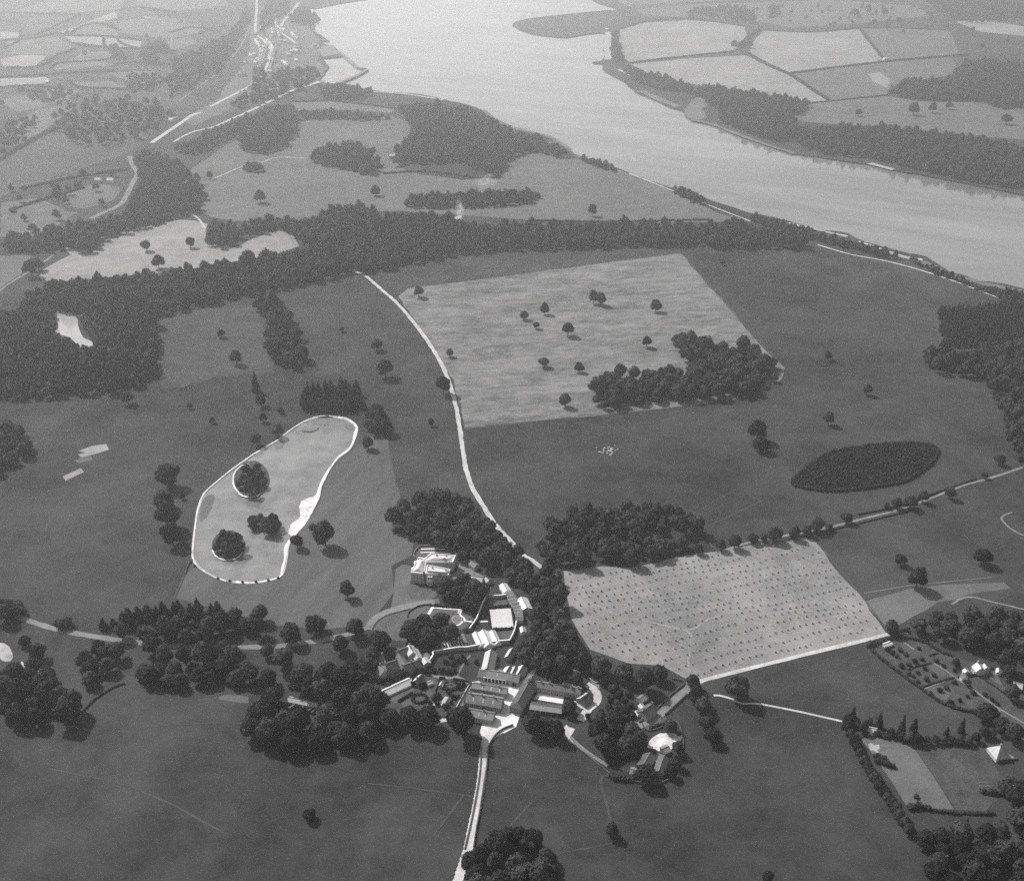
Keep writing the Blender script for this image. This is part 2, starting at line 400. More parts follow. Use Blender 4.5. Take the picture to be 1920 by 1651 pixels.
LAKE = [(569,790),(590,782),(613.5,779),(647,783),(660,790),(669.7,800),(667.5,815),(658,838.5),(645,850),(632.5,859.6),(618,879),(609,897),(601,913),(599,928),(594,940),(575,976),(563,991),(552,1004),(541,1021),(538,1040),(535,1057),(531,1072),(524,1081),(501,1088.6),(478,1092),(454.5,1092.5),(432,1090),(410,1084),(395,1077),(382,1069.5),(370,1060),(362,1048),(361,1031),(364,1000),(367.5,974),(370,957),(374,944),(382,925),(400,908),(420.5,891),(438,877),(456.6,864),(475,851),(492.6,840.6),(508,832),(522,823.6),(543.5,806.6)]
POND = [(107,580),(113,586),(120,588),(130,582),(137,589),(145,597),(147,612),(155,630),(163,634),(173,640),(174,648),(170,653),(160,654),(147,650),(139,640),(130,633),(112,627),(100,628),(90,622),(104,617),(109,610),(106,597)]
lake_g = smooth(gpts(LAKE), 2, True); pond_g = smooth(gpts(POND), 2, True)
shw = wob(smooth(gpts(SHORE_W[:4]), 3)[:-1], 6) + wob(gpts(SHORE_W[3:34]), .6) + wob(smooth(gpts(SHORE_W[34:]), 3), 1.5)
she = wob(smooth(gpts(SHORE_E[:5]), 3)[:-1], 6) + wob(smooth(gpts(SHORE_E[4:]), 3), 2.0)
main = shw + [Vector(p) for p in ((3200, 700), (3200, -1500), (-22000, -1500), (-22000, 26000), (-2000, 26000))]
sheet("ground", main, 0.0, M_grass, "broad grassy parkland and farmland on the near side of the strait", "ground", (lake_g, pond_g), 5.0)
far = she + [Vector(p) for p in ((3600, 900), (22000, 900), (22000, 26000), (1500, 26000))]
sheet("ground", far, 0.0, M_grass, "farmland on the far side of the strait", "ground", (), 5.0)
M_water = mat("strait_water", 0.12, 0.21, ((0.25, 1), (1.0, .8), (3, .5)), 0.08, bump=.02, bscale=.12, spec=1.0, stretch=(.004, .018, .01), rot=R(28))
M_lakew = mat("lake_water", 0.12, 0.21, ((0.015, 1.4), (0.06, 1)), 0.12, bump=.02, bscale=.5, spec=0.5)
sheet("water", [Vector(p) for p in ((-24000, -2000), (24000, -2000), (24000, 28000), (-24000, 28000))], -2.5, M_water, "wide pale tidal strait winding between the two shores", "water")
bb = lambda g, z, n, l: sheet(n, g, z, M_lakew, l, "lake")
def grow(g, k):
    c = sum(g, Vector((0, 0))) / len(g); return [c + (p - c) * k for p in g]
bb(grow(lake_g, 1.03), -.8, "lake", "ornamental park lake with a pale stone rim and wooded islands")
sheet("lake", grow(pond_g, 1.03), -.8, mat("pond_water", 0.28, 0.38, ((0.05, 1), (0.3, 1)), 0.15, spec=0.5), "small ragged pale pond hidden in the western wood", "lake")

# bright rim of the lake: from the bank down to the water
def rim(name, g, ins, z0, z1, m, label, keep=lambda i, n: True):
    n = len(g); area = sum(g[i].x * g[(i + 1) % n].y - g[(i + 1) % n].x * g[i].y for i in range(n)); sg = 1 if area > 0 else -1
    vs, fs = [], []
    for i, p in enumerate(g):
        t = (g[(i + 1) % n] - g[i - 1]).normalized(); nn = Vector((-t.y, t.x)) * sg
        w = ins[i] if isinstance(ins, list) else ins
        o = p - nn * .8; q = p + nn * max(.6, w * .35 ); r = p + nn * w
        vs += [(o.x, o.y, z0 + .06), (q.x, q.y, z0 + .02), (r.x, r.y, z1)]
    for i in range(n):
        if keep(i, n):
            a, b = 3 * i, 3 * ((i + 1) % n)
            fs += [(a, b, b + 1, a + 1), (a + 1, b + 1, b + 2, a + 2)]
    me = bpy.data.meshes.new(name); me.from_pydata(vs, [], fs); me.update()
    return tag(link(name, me, None, m), label, "shore", kind="structure")
nl = len(lake_g); wl = []
for i, p in enumerate(lake_g):
    k = i / nl * len(LAKE)                 # position along LAKE's own points
    w = 1.7
    if 7 <= k < 18: w = 2.8
    if 18 <= k < 26: w = 2.6
    if 26 <= k < 32: w = 1.2
    if k >= 37: w = 1.3
    if 2 < k < 6: w = 2.2
    wl.append(w * (1 + .45 * math.sin(i * .9) * math.sin(i * .37 + 1)) + rng.uniform(-.35, .35))
rim("shore", lake_g, wl, 0.0, -1.0, M_chalk, "bright stony rim running round the park lake")
SPIT = [(586,930),(594,927),(593,942),(586,957),(574,975),(563,990),(551,1003),(542,1000),(541,990),(548,978),(563,968),(562,955),(562,945),(568,936)]
sheet("shore", wob(smooth(gpts(SPIT), 3, True), .5), -.62, M_chalk, "white gravel spit on the lake's right-hand shore", "shore", skirt=1.0)
sheet("shore", wob(smooth(gpts([(374,948),(383,932),(396,925),(402,932),(398,945),(392,962),(382,972),(374,975)]), 3, True), .6), -.68, M_mud, "muddy shallows at the lake's left-hand bend", "shore", skirt=1.0)
sheet("shore", wob(smooth(gpts([(584,787),(600,784),(625,783),(650,788),(664,800),(660,806),(640,798),(610,796),(590,794)]), 3, True), .5), -.66, M_mud, "muddy shallows at the lake's top end", "shore", skirt=1.0)
sheet("shore", wob(smooth(gpts([(567,805.5),(580,807),(592,804),(598,800),(595,805),(583,809.5),(568,808)]), 2, True), .2), -.45, M_dark, "thin dark mud bank at the lake's top end", "shore", skirt=1.0)
ISL = {"round": (471, 897, 34, 34), "near": (428.5, 1021, 31, 28)}
isl = {}
for k, (cx, cy, rx, ry) in ISL.items():
    g = [at(cx + rx * math.cos(a) * rng.uniform(.96, 1.03), cy + ry * math.sin(a) * rng.uniform(.96, 1.03)).to_2d() for a in [i * math.tau / 28 for i in range(28)]]
    isl[k] = g
    sheet("island", g, -.1, M_rough, {"round": "round wooded island near the lake's left bank", "near": "round wooded island at the lake's near end"}[k], "island", skirt=1.5)
rim_px = [(466, 869), (452, 873), (441, 884), (437, 897), (439, 911), (447, 923), (458, 930), (472, 931), (486, 928)]
strip("shore", rim_px, (1.2, 2.0), .0, M_chalk, "pale curved beach along the upper lake island's left side", "shore", 5, .3)
strip("shore", [(398, 1030), (404, 1041), (416, 1048), (430, 1049), (445, 1045), (454, 1036)], 1.2, .0, M_chalk, "thin pale beach under the lower lake island", "shore", 5, .25)

# ------------------------------------------------------------------ fields
def field(px, m, label, z=.05, ragged=1.6, n=1, name="field"):
    g = gpts(px)
    if n > 1: g = smooth(g, n, True)
    else:
        o = []
        for i, p in enumerate(g):
            q = g[(i + 1) % len(g)]; k = max(1, min(14, int((q - p).length / 14)))
            o += [p + (q - p) * (t / k) for t in range(k)]
        g = o
    return sheet(name, wob(g, ragged), z, m, label, "field")
field([(747,556),(762,541),(900,524),(1060,502),(1170,488),(1276,474.5),(1320,525),(1370,580),(1420,640),(1470,688),(1465,712),(1400,745),(1300,760),(1150,776),(1000,788),(871,803),(862,760),(848,712),(826,672),(800,630),(772,592)], M_hay, "large pale mown hay field dotted with trees beside the park drive")
CORN = [(1055,1069),(1130,1062),(1180,1066),(1250,1048),(1345,1032),(1420,1020),(1522,1009),(1560,1055),(1615,1120),(1662,1186),(1600,1203),(1500,1226),(1400,1251),(1312,1274),(1285,1270),(1240,1246),(1180,1243),(1110,1215),(1080,1180),(1066,1130)]
field(CORN, M_stub, "pale corn field covered with rows of stooks", .06)
field([(1615,1128),(1700,1107),(1800,1093),(1885,1090),(1897,1104),(1820,1112),(1760,1130),(1712,1158),(1668,1183)], M_mid, "pale strip of meadow at the corn field's right end", .05, 1.5)
field([(726,822),(745,915),(752,930),(730,960),(740,1000),(776,1005),(772,1040),(735,1060),(740,1110),(690,1172),(600,1180),(500,1170),(330,1120),(345,1085),(362,1052),(382,1071),(412,1086),(456,1094),(502,1090),(528,1081),(542,1024),(556,1005),(600,940),(605,914),(622,880),(660,843),(690,818)], M_lawn, "smooth lighter lawn between the lake and the great house", .04, .6)
field([(115,450),(210,440),(275,425),(340,412),(388,420),(384,446),(430,466),(470,450),(525,432),(560,462),(470,487),(330,508),(190,520),(90,528),(80,505),(130,478)], M_pale, "pale rolling meadow left of the belt wood", .05, 2, 2)
field([(-10,480),(60,478),(40,515),(-10,545)], M_mid, "pale field at the left edge below the road", .05, 2)
field([(300,600),(480,575),(500,620),(490,660),(520,700),(440,700),(330,730),(300,700),(305,650)], M_thin, "worn lighter pasture between the western wood and the strip clump", .045, 7, 4)
field([(147,845),(172,836),(199,832),(204,842),(180,850),(152,858),(146,852),(160,849)], M_pale, "upper pair of pale mown stripes on the left pasture", .05, .8)
field([(118,892),(152,878),(157,885),(124,901)], M_pale, "lower pale mown stripe on the left pasture", .05, .8)
field([(140,862),(170,856),(174,862),(150,868)], M_mid, "faint mown stripe between the two pale ones", .05, .8)
field([(405,200),(420,165),(445,140),(465,100),(475,40),(520,20),(560,40),(590,62),(600,85),(596,110),(610,130),(598,150),(545,168),(480,190)], M_mid, "grey gardens and yards of the harbour town", .055, 5)
field([(340,228),(400,190),(440,175),(470,180),(430,205),(370,235)], M_mid, "grey plots above the harbour road", .056, 5)
# the far-left farmland
FL = [((0,60),(38,61),(34,72),(0,76),M_pale),((0,148),(88,145),(96,155),(30,162),(0,163),M_pale),((0,112),(38,103),(90,105),(62,125),(8,128),M_pale),
 ((120,68),(196,70),(265,78),(262,91),(195,87),(138,80),M_pale),((150,47),(215,22),(221,33),(168,48),(112,64),(95,66),M_pale),((269,30),(294,33),(294,48),(276,45),M_pale),
 ((145,54),(182,45),(226,60),(216,71),(135,66),M_mid),((216,40),(312,30),(392,55),(345,68),(300,72),(226,62),M_mid),((305,80),(350,70),(372,78),(340,92),(300,95),M_mid),
 ((150,100),(196,95),(218,106),(180,121),(130,118),M_mid),((112,120),(190,115),(214,122),(95,131),M_mid),((130,154),(212,152),(238,166),(150,163),M_mid),
 ((0,28),(100,0),(240,-10),(225,18),(120,26),(0,27),M_mid),((255,0),(400,-8),(440,10),(330,22),(262,14),M_mid),((60,28),(148,29),(98,62),(42,61),M_dark),((200,137),(290,133),(282,150),(235,150),M_mid),
 ((10,72),(110,70),(142,90),(110,103),(20,102),M_mid),((0,380),(70,372),(140,400),(90,440),(0,445),M_mid),((110,360),(180,345),(225,350),(220,372),(160,392),(120,385),M_mid),
 ((20,240),(70,205),(140,195),(120,220),(40,270),M_mid),((0,190),(40,175),(100,172),(150,168),(120,195),(30,210),M_mid)]
LFL = ["bright far pasture at the upper left edge","bright strip field low at the left edge","pale field at the left edge below the lane","long pale strip field on the far hillside","narrow pale field curving up the far hillside","small bright square field on the far hillside","rounded field among the far hillside hedges","broad far field above the harbour hill","small field beside the far wooded bank","sloping field in the middle of the far left","thin far field under a hedge","long thin field above the dark hillside","far field at the top left corner","far field at the top left of the harbour","dark heath patch between far pale fields","thin pale field over the wooded slope","broad grey field at the far left","grey field at the left edge near the lower road","small field inside the road bend","grey field below the far left road","grey field at the left edge under the bright strip"]
for k, r in enumerate(FL): field(r[:-1], r[-1], LFL[k], .06 + .004 * k, 4)
field([(-40,270),(60,235),(170,185),(270,150),(330,115),(400,70),(440,30),(470,28),(470,60),(425,110),(370,165),(300,225),(255,280),(180,305),(60,345),(-40,370)], M_dark, "long dark hillside falling towards the harbour", .05, 8, 2)  # darker ground tone over this slope
# meadows between belt wood and strait
field([(345,330),(385,300),(430,270),(480,255),(560,230),(640,217),(700,215),(760,225),(770,250),(745,285),(760,322),(830,332),(900,335),(950,300),(990,280),(1090,300),(1240,350),(1350,400),(1400,415),(1200,418),(1010,412),(830,400),(700,395),(600,410),(480,415),(400,408),(360,380)], M_mid, "mid grey riverside meadow behind the belt wood", .05, 4, 2)
field([(545,193),(640,190),(740,205),(735,212),(650,207),(560,206)], M_mid, "thin field above the harbour lane", .05, 2)
# the far shore's fields
RF = [([(1164,56),(1210,43),(1290,38),(1352,43),(1396,51),(1401,66),(1376,96),(1290,106),(1182,117),(1168,108),(1160,80)], M_pale, "bright wheat field by the far shore's landing"),
 ([(1432,58),(1520,62),(1612,55),(1660,115),(1560,127),(1479,138),(1405,100),(1415,75)], M_pale, "bright quadrilateral wheat field beyond the far shore trees"),
 ([(1617,54),(1700,53),(1780,58),(1800,100),(1740,108),(1663,115)], M_mid, "grey field right of the bright quadrilateral field"),
 ([(1482,140),(1560,129),(1663,117),(1785,108),(1800,135),(1740,150),(1668,160),(1662,178),(1556,189),(1515,165)], M_mid, "grey field below the bright quadrilateral field"),
 ([(1182,121),(1290,110),(1398,104),(1440,125),(1478,141),(1520,170),(1552,189),(1500,192),(1420,175),(1340,165),(1280,155),(1215,137)], M_pale, "long pale tapering field above the far shore wood"),
 ([(1520,194),(1600,186),(1663,180),(1720,190),(1830,192),(1920,205),(1920,262),(1820,255),(1740,245),(1600,235),(1500,228),(1480,215)], M_mid, "pasture behind the far shore's wooded bank"),
 ([(1190,18),(1300,8),(1420,5),(1560,0),(1700,10),(1760,28),(1600,45),(1480,52),(1420,40),(1300,33),(1210,30)], M_mid, "far pasture above the bright wheat fields"),
 ([(1150,-5),(1300,-20),(1500,-30),(1720,-18),(1640,-4),(1400,0),(1250,6),(1170,12)], M_mid, "most distant pasture on the far shore"),
 ([(1790,40),(1850,38),(1920,50),(1920,68),(1840,60)], M_pale, "pale clearing at the top right edge"),
 ([(1628,140),(1650,135),(1670,150),(1662,165),(1640,155)], M_pale, "small bare patch in the far grey field")]
for k, (p, m, l) in enumerate(RF): field(p, m, l, .06 + .004 * k, 2.5)
field([(975,40),(1030,32),(1130,25),(1150,35),(1130,58),(1070,64),(1000,58)], M_thin, "dark salt marsh on the far shore's point", .05, 4, 2)
# tidal margins
for px, w, m, l in (([(1075,288),(1120,306),(1190,330),(1260,352)], 5, M_mud, "muddy strip along the near shore above the road"),
    ([(1480,418),(1530,430),(1588,443)], 7, M_sand, "pale beach strip on the near shore"), ([(1610,452),(1690,480),(1730,487)], 9, M_sand, "pale beach strip further along the near shore"),
    ([(1730,490),(1775,512),(1850,532),(1930,548)], 12, M_mud, "muddy shore strip at the right edge"),
    ([(1295,224),(1340,234),(1400,258),(1490,288)], 11, M_mud, "brown shore strip below the far wood"), ([(1630,306),(1675,318)], 12, M_sand, "pale beach patch on the far shore"),
    ([(1200,170),(1230,183),(1270,200)], 22, M_mud, "pale flats on the far shore"), ([(1140,60),(1138,85),(1140,112)], 18, M_sand, "pale shingle at the far shore landing"),
    ([(905,206),(940,230),(985,244),(1035,258),(1070,280)], 10, M_mud, "muddy margin below the dark riverside wood"),
    ([(1160,130),(1200,150),(1260,165)], 9, M_sand, "light track on the far shore bank"), ([(700,172),(760,176),(830,187)], 9, M_sand, "pale foreshore beside the harbour fields")):
    strip("shore", px, w, .07, m, l, "shore", 5, w * .2)
sheet("shore", wob(smooth(gpts([(1290,222),(1284,205),(1296,190),(1312,180),(1335,185),(1322,200),(1315,205),(1325,222)]), 2, True), 2), .06, M_mud, "pale flat at the far wood's left end", "shore")

# ------------------------------------------------------------------ roads, lanes, paths, yards
strip("road", [(668,510),(685,517),(712,540),(743,567),(780,610),(815,660),(838,705),(852,750),(861,795),(867,840),(874,880),(886,915),(903,943),(930,985),(965,1022),(980,1040),(1000,1052),(1030,1075)], 4.4, .15, M_gravel, "pale park drive curving through the open park", "road", 9, .4)
strip("road", [(690,1180),(697,1166),(716,1151),(745,1141),(778,1133),(815,1128)], (5.5, 7), .15, M_track, "curving drive below the great house's forecourt", "road", 6, .2)
strip("road", [(-30,1128),(10,1147),(45,1160),(100,1178),(160,1190),(230,1201),(300,1208),(370,1213),(430,1213),(520,1211),(590,1202),(640,1192),(690,1176)], 5.0, .14, M_track, "grassy drive running left from the great house", "road", 6, .4)
strip("road", [(856,1660),(866,1628),(878,1590),(885,1555),(893,1517),(899,1485),(903,1460),(906,1430),(908,1405),(914,1385),(930,1365)], 5.6, .15, M_gravel, "straight pale farm lane climbing from the bottom of the view", "road", 14, .35)
strip("road", [(1195,1358),(1222,1345),(1250,1327),(1272,1304),(1290,1287),(1313,1274)], 8.0, .14, M_track, "wide lane beside the cottage, leaving the farm", "road", 4, .2)
strip("road", [(1300,1281),(1330,1272),(1400,1254),(1500,1229),(1600,1205),(1660,1190),(1700,1184)], 3.6, .15, M_gravel, "straight pale lane along the corn field's lower edge", "road", 4, .2)
strip("path", [(1338,1303),(1352,1304),(1372,1310),(1390,1318),(1420,1319),(1450,1324),(1500,1334),(1540,1343),(1579,1352)], 1.7, .15, M_gravel, "thin pale footpath crossing the right-hand pasture", "path", 6, .1)
strip("road", [(1330,1042),(1400,1018),(1480,1003),(1560,987),(1620,972),(1680,957),(1740,936),(1800,912),(1860,895),(1930,872)], 2.7, .15, M_track, "tree-lined lane climbing to the right edge", "road", 5, .3)
strip("road", [(1180,325),(1267,360),(1330,385),(1400,412),(1440,427),(1480,441)], 3.0, .15, M_gravel, "shore road above the strait", "road", 5, .2)
strip("road", [(1533,459),(1570,470),(1600,478),(1655,488),(1700,499),(1750,514),(1800,531),(1872,558)], 3.4, .15, M_gravel, "shore road on the bank right of the belt wood", "road", 5, .2)
strip("road", [(-20,560),(20,530),(70,500),(100,478)], 4, .15, M_track, "lane at the left edge beyond the western wood", "road", 5, .2)
strip("road", [(170,410),(195,398),(225,384),(238,365),(250,340),(258,325),(248,308),(243,293)], 9, .15, M_track, "broad track bending through the far left woods", "road", 5, .3)
strip("road", [(284,268),(310,250),(340,230),(358,217),(376,211)], 10, .15, M_gravel, "bright stretch of the harbour road", "road", 5, .3)
strip("road", [(325,266),(360,248),(400,238),(430,225),(460,212),(490,198),(520,183),(545,171),(580,160),(600,152)], (5, 14), .16, M_gravel, "bright railway cutting running to the harbour", "road", 5, 1)
strip("road", [(395,200),(415,189),(447,173),(472,158),(494,139),(502,119),(506,101),(508,93),(495,76),(481,64),(479,45),(481,20),(481,-10)], 8, .15, M_gravel, "curving main street of the harbour town", "road", 5, .4)
strip("road", [(335,190),(370,165),(400,142),(430,115),(455,80),(475,40),(500,5)], 4, .15, M_track, "far lane above the harbour town", "road", 5, .3)
strip("road", [(320,88),(322,68),(323,50)], 4, .15, M_track, "far lane between hillside fields", "road", 5, .3)
strip("road", [(544,24),(532,40),(524,58),(540,70),(560,85)], 8, .15, M_gravel, "harbour town side street near the bay", "road", 5, .3)
strip("road", [(560,5),(550,20),(538,34)], 12, .15, M_sand, "light track round the harbour bay", "road", 5, .3)
strip("road", [(360,405),(352,398),(345,395)], 3, .15, M_track, "short far track", "road", 3)
strip("path", [(395,337),(420,327),(450,314),(490,305),(520,295),(575,297)], 2.6, .15, M_gravel, "pale path over the riverside meadow", "path", 5, .2)
strip("path", [(20,350),(90,337),(170,325),(245,318)], 3, .15, M_track, "thin far path on the left hillside", "path", 5, .2)
strip("path", [(345,395),(370,408),(385,428)], 3, .15, M_gravel, "pale path at the rolling meadow's top corner", "path", 5, .2)
strip("path", [(520,432),(540,440),(556,462)], 3, .15, M_track, "field track beside the belt wood", "path", 5, .2)
for px, w, l in (([(1128,1455),(1127,1470),(1134,1495),(1147,1545)], 1.6, "worn fence-side track at the corner field"), ([(1128,1455),(1143,1452)], 1.6, "short worn track beside the farm wall"),
    ([(1490,765),(1470,788),(1448,812)], 1.4, "faint path on the right-hand park"), ([(690,1468),(780,1478),(888,1492)], 1.0, "faint trodden line left of the farm lane"), ([(870,1490),(840,1530),(812,1568)], 1.2, "faint trodden line slanting down left of the lane"),
    ([(1470,690),(1560,690),(1640,688),(1720,672)], 1.6, "faint upper cart line right of the bent wood"), ([(1468,692),(1560,706),(1640,722),(1690,712)], 1.4, "faint lower cart line right of the bent wood"), ([(1670,690),(1686,680)], 2.4, "small pale scar in the right-hand park"), ([(1575,790),(1620,775),(1640,745)], 1.2, "faint loop of track by the right-hand park trees"), ([(1620,800),(1670,830),(1690,840)], 1.2, "faint track above the young plantation"), ([(1220,1010),(1400,905),(1460,870)], 1.0, "faint diagonal line across the middle park"), ([(40,960),(180,930),(330,860)], 1.4, "faint line across the left pasture"), ([(820,1655),(905,1600),(1000,1500)], 1.0, "faint line beside the bottom clump"), ([(90,1440),(260,1480),(420,1560)], 1.2, "faint trodden line in the lower left pasture"), ([(1470,1290),(1560,1265),(1640,1290),(1760,1340)], 1.0, "faint curve below the fruit garden"),
    ([(1055,1597),(1100,1590),(1148,1580)], 1.2, "faint trodden line to the lone tree"), ([(250,1368),(330,1358),(455,1356)], 1.0, "faint fence line across the lower left pasture"), ([(340,672),(348,678),(365,677),(385,668),(403,655),(412,645)], 1.0, "thin chalky squiggle on the western pasture"),
    ([(1095,1120),(1150,1150),(1215,1165),(1290,1180),(1330,1160),(1400,1140)], 1.6, "worn path across the corn field"), ([(1290,1260),(1292,1220),(1292,1185),(1240,1170)], 1.6, "forked worn path across the corn field"), ([(1500,1125),(1580,1140),(1650,1170)], 1.6, "worn path at the corn field's right end")):
    strip("path", px, w, .10, M_worn if "corn field" in l else M_thin, l, "path", 5, w * .3)
# fence and furrow lines that read only as dark edges in the turf
for px, w, l in (([(325,1122),(340,1090),(358,1045)], 1.2, "dark ditch between pasture and lawn"), ([(727,822),(733,860),(742,905),(752,925)], 1.2, "dark ditch at the lawn's right edge"), ([(870,805),(960,795),(1110,777)], 1.0, "dark ditch below the hay field"),
    ([(1278,474),(1330,535),(1400,615),(1470,688)], 1.3, "dark ditch down the hay field's right side"), ([(1320,990),(1400,952),(1485,914)], 1.3, "dark ditch running to the young plantation"), ([(1525,1010),(1590,1085),(1660,1175)], 1.2, "dark ditch at the corn field's right side"), ([(715,535),(800,525),(1000,510),(1276,473)], 1.4, "dark ditch at the hay field's top edge"),
    ([(1750,581),(1758,610),(1763,648)], 1.6, "dark ditch beside the conifer plantation"), ([(1758,838),(1820,838),(1880,837)], 1.2, "dark ditch right of the young plantation")):
    strip("ditch", px, w, .09, M_dark, l, "ditch", 4, .2)
YARD = [(885,1278),(905,1275),(952,1283),(960,1284),(985,1270),(1003,1250),(1006,1256),(985,1285),(966,1322),(962,1336),(968,1350),(960,1362),(940,1375),(916,1392),(907,1392),(900,1372),(905,1352),(925,1348),(932,1335),(925,1315),(945,1310),(950,1300),(935,1294),(890,1284)]
sheet("yard", gpts(YARD), .10, M_bright, "pale gravel yard between the barns", "yard")
sheet("yard", gpts([(930,1280),(960,1284),(985,1270),(1000,1262),(1000,1300),(975,1340),(968,1362),(945,1374),(925,1366),(935,1330),(948,1310),(950,1295)]), .12, M_bright, "open pale middle of the farm yard", "yard")
sheet("yard", gpts([(1004,1305),(1011,1295),(1058,1303),(1055,1319),(1000,1310)]), .10, M_bright, "pale rectangular fold yard in front of the row of cottages", "yard")
sheet("yard", gpts([(852,1330),(862,1312),(870,1300),(874,1290),(880,1282),(886,1280),(884,1290),(876,1300),(868,1320),(860,1334),(848,1338)]), .11, M_bright, "pale strip beside the barns' left gables", "yard")
sheet("yard", gpts([(742,1222),(750,1218),(772,1214),(786,1232),(782,1236),(757,1246),(752,1240)]), .10, M_bright, "bright stable court among dark roofs", "yard")
strip("path", [(1074,1254),(1084,1262),(1090,1267)], 2.4, .12, M_track, "short path under the trees right of the farm", "path", 4)
strip("road", [(1100,1282),(1112,1290),(1120,1302),(1118,1316),(1104,1328),(1095,1340),(1088,1350)], 5.5, .12, M_gravel, "loop of drive round the small cottage", "road", 5, .2)
strip("road", [(1080,1312),(1088,1320),(1100,1326)], 5, .13, M_gravel, "short link of drive by the small cottage", "road", 5, .2)
sheet("yard", gpts([(1104,1270),(1112,1268),(1122,1276),(1124,1290),(1116,1292)]), .09, M_track, "grey yard at the top of the drive loop", "yard")
sheet("yard", gpts([(1052,1370),(1062,1358),(1066,1362),(1078,1366),(1074,1374),(1068,1382),(1078,1396),(1066,1388),(1060,1376)]), .12, M_gravel, "pale gateway patch below the farm", "yard")
strip("road", [(1064,1376),(1080,1392),(1105,1412),(1140,1435)], 2.6, .11, M_track, "track along the farm's lower boundary", "road", 5, .2)
M_pile = mat("white_spoil", .30, .72, ((.15, 1), (.7, 1)), 1.0)
# house surroundings
sheet("yard", gpts([(742,1066),(755,1058),(770,1060),(772,1078),(768,1098),(762,1112),(772,1122),(800,1124),(822,1122),(825,1130),(790,1137),(752,1144),(732,1148),(738,1110)]), .09, M_mid, "gravel forecourt before the great house", "yard")
sheet("lawn", smooth(gpts([(764,1100),(772,1095),(800,1100),(815,1105),(818,1118),(800,1124),(775,1122),(763,1112)]), 3, True), .13, M_lawn, "oval lawn before the great house's dark front", "lawn")
sheet("lawn", smooth(gpts([(700,1180),(720,1157),(760,1146),(790,1138),(812,1134),(815,1160),(790,1200),(740,1200),(712,1196)]), 2, True), .06, M_lawn, "lawn below the curving drive", "lawn")
sheet("yard", gpts([(862,1055),(880,1048),(890,1056),(888,1070),(908,1080),(900,1088),(880,1086),(862,1082),(850,1086),(846,1078),(856,1072)]), .09, M_track, "service yard on the great house's right side", "yard")
sheet("lawn", gpts([(778,1032),(790,1025),(838,1027),(862,1036),(860,1044),(812,1036),(806,1045),(784,1044),(778,1050)]), .08, M_lawn, "terrace lawn behind the great house", "lawn")
strip("path", [(789,1029),(815,1028.5),(835,1029.5)], 1.2, .12, M_coping, "pale terrace walk behind the great house", "path", 4)
strip("path", [(788,1035.5),(815,1035),(845,1037)], 1.0, .12, M_coping, "second pale terrace walk behind the great house", "path", 4)
# formal garden
sheet("lawn", gpts([(812,1140),(868,1143),(884,1152),(889,1160),(884,1166),(872,1178),(858,1182),(840,1180),(815,1175),(795,1172),(792,1160)]), .08, M_lawn, "formal garden lawn with pale crossing walks", "lawn")
for px, w, l in (([(803.5,1151),(811.5,1138)], 2.2, "broad pale garden walk by the two clipped bushes"), ([(811.5,1138.5),(840,1141),(867,1142.8)], 1.4, "long pale walk along the formal garden's top"), ([(866.5,1142),(862.5,1151.5),(869.5,1158),(871.6,1164)], 1.2, "pale walk stepping down the formal garden"), ([(871.5,1163.5),(886,1165.5)], 1.2, "short pale walk leaving the formal garden"),
    ([(868,1164),(861,1170.5),(851,1173),(845,1179)], 1.2, "curved pale walk round the lily pond"), ([(899,1165),(915,1164.6)], 1.4, "short pale walk inside the kitchen garden"), ([(861,1144),(858,1150)], .9, "thin pale walk beside the lily pond")):
    strip("path", px, w, .14, M_coping, l, "path", 5)
cpx = [(856.5 + 8.5 * math.cos(a), 1160.5 + 6.5 * math.sin(a)) for a in [i * math.tau / 20 for i in range(20)]]
sheet("lake", gpts(cpx), .12, M_lakew, "small round lily pond in the formal garden", "pond")
sheet("shore", gpts([(856.5 + (x - 856.5) * 1.18, 1160.5 + (y - 1160.5) * 1.18) for x, y in cpx]), .10, M_stone, "stone kerb round the lily pond", "kerb")
# kitchen garden
sheet("lawn", gpts([(914,1121),(947,1120),(954,1134),(957,1139),(915,1140),(908,1150),(905,1160)]), .07, M_lawn, "grass at the top of the kitchen garden", "lawn")
sheet("court", gpts([(918,1142.5),(957.5,1140),(963,1176),(923,1178)]), .16, mat("pale_court", .42, .56, ((.1, 1), (.8, 1), (3, .6)), 1.0), "square pale tennis court inside dark hedges", "court")
sheet("field", gpts([(800,1206),(850,1191),(885,1186),(918,1180),(962,1178),(966,1184),(958,1206),(925,1209),(862,1220),(815,1227),(804,1218)]), .06, M_soil, "dark dug ground of the kitchen garden", "kitchen garden")
sheet("lawn", gpts([(937,1183),(962,1180),(965,1185),(957,1205),(944,1206)]), .09, M_lawn, "triangle of grass right of the glasshouses", "lawn")
for k in range(8):
    a = 828 + k * 5.2; strip("path", [(a, 1207 - k * .8), (a + 5.0, 1221 - k * 1.0)], .55, .12, M_coping, "thin pale bed edging in the kitchen garden", "path", 1)["group"] = "bed edgings in the kitchen garden"
strip("path", [(866,1188),(872,1200),(874,1212)], 2.2, .13, M_track, "mottled walk beside the kitchen garden beds", "path", 3, .3)
strip("path", [(850,1201),(860,1203),(859,1195),(851,1193)], .6, .13, M_coping, "small square bed edging in the kitchen garden", "path", 1)
strip("path", [(935,1242),(928,1250),(940,1256),(956,1250)], 1.6, .12, M_track, "grey track behind the arcaded barn", "path", 4)
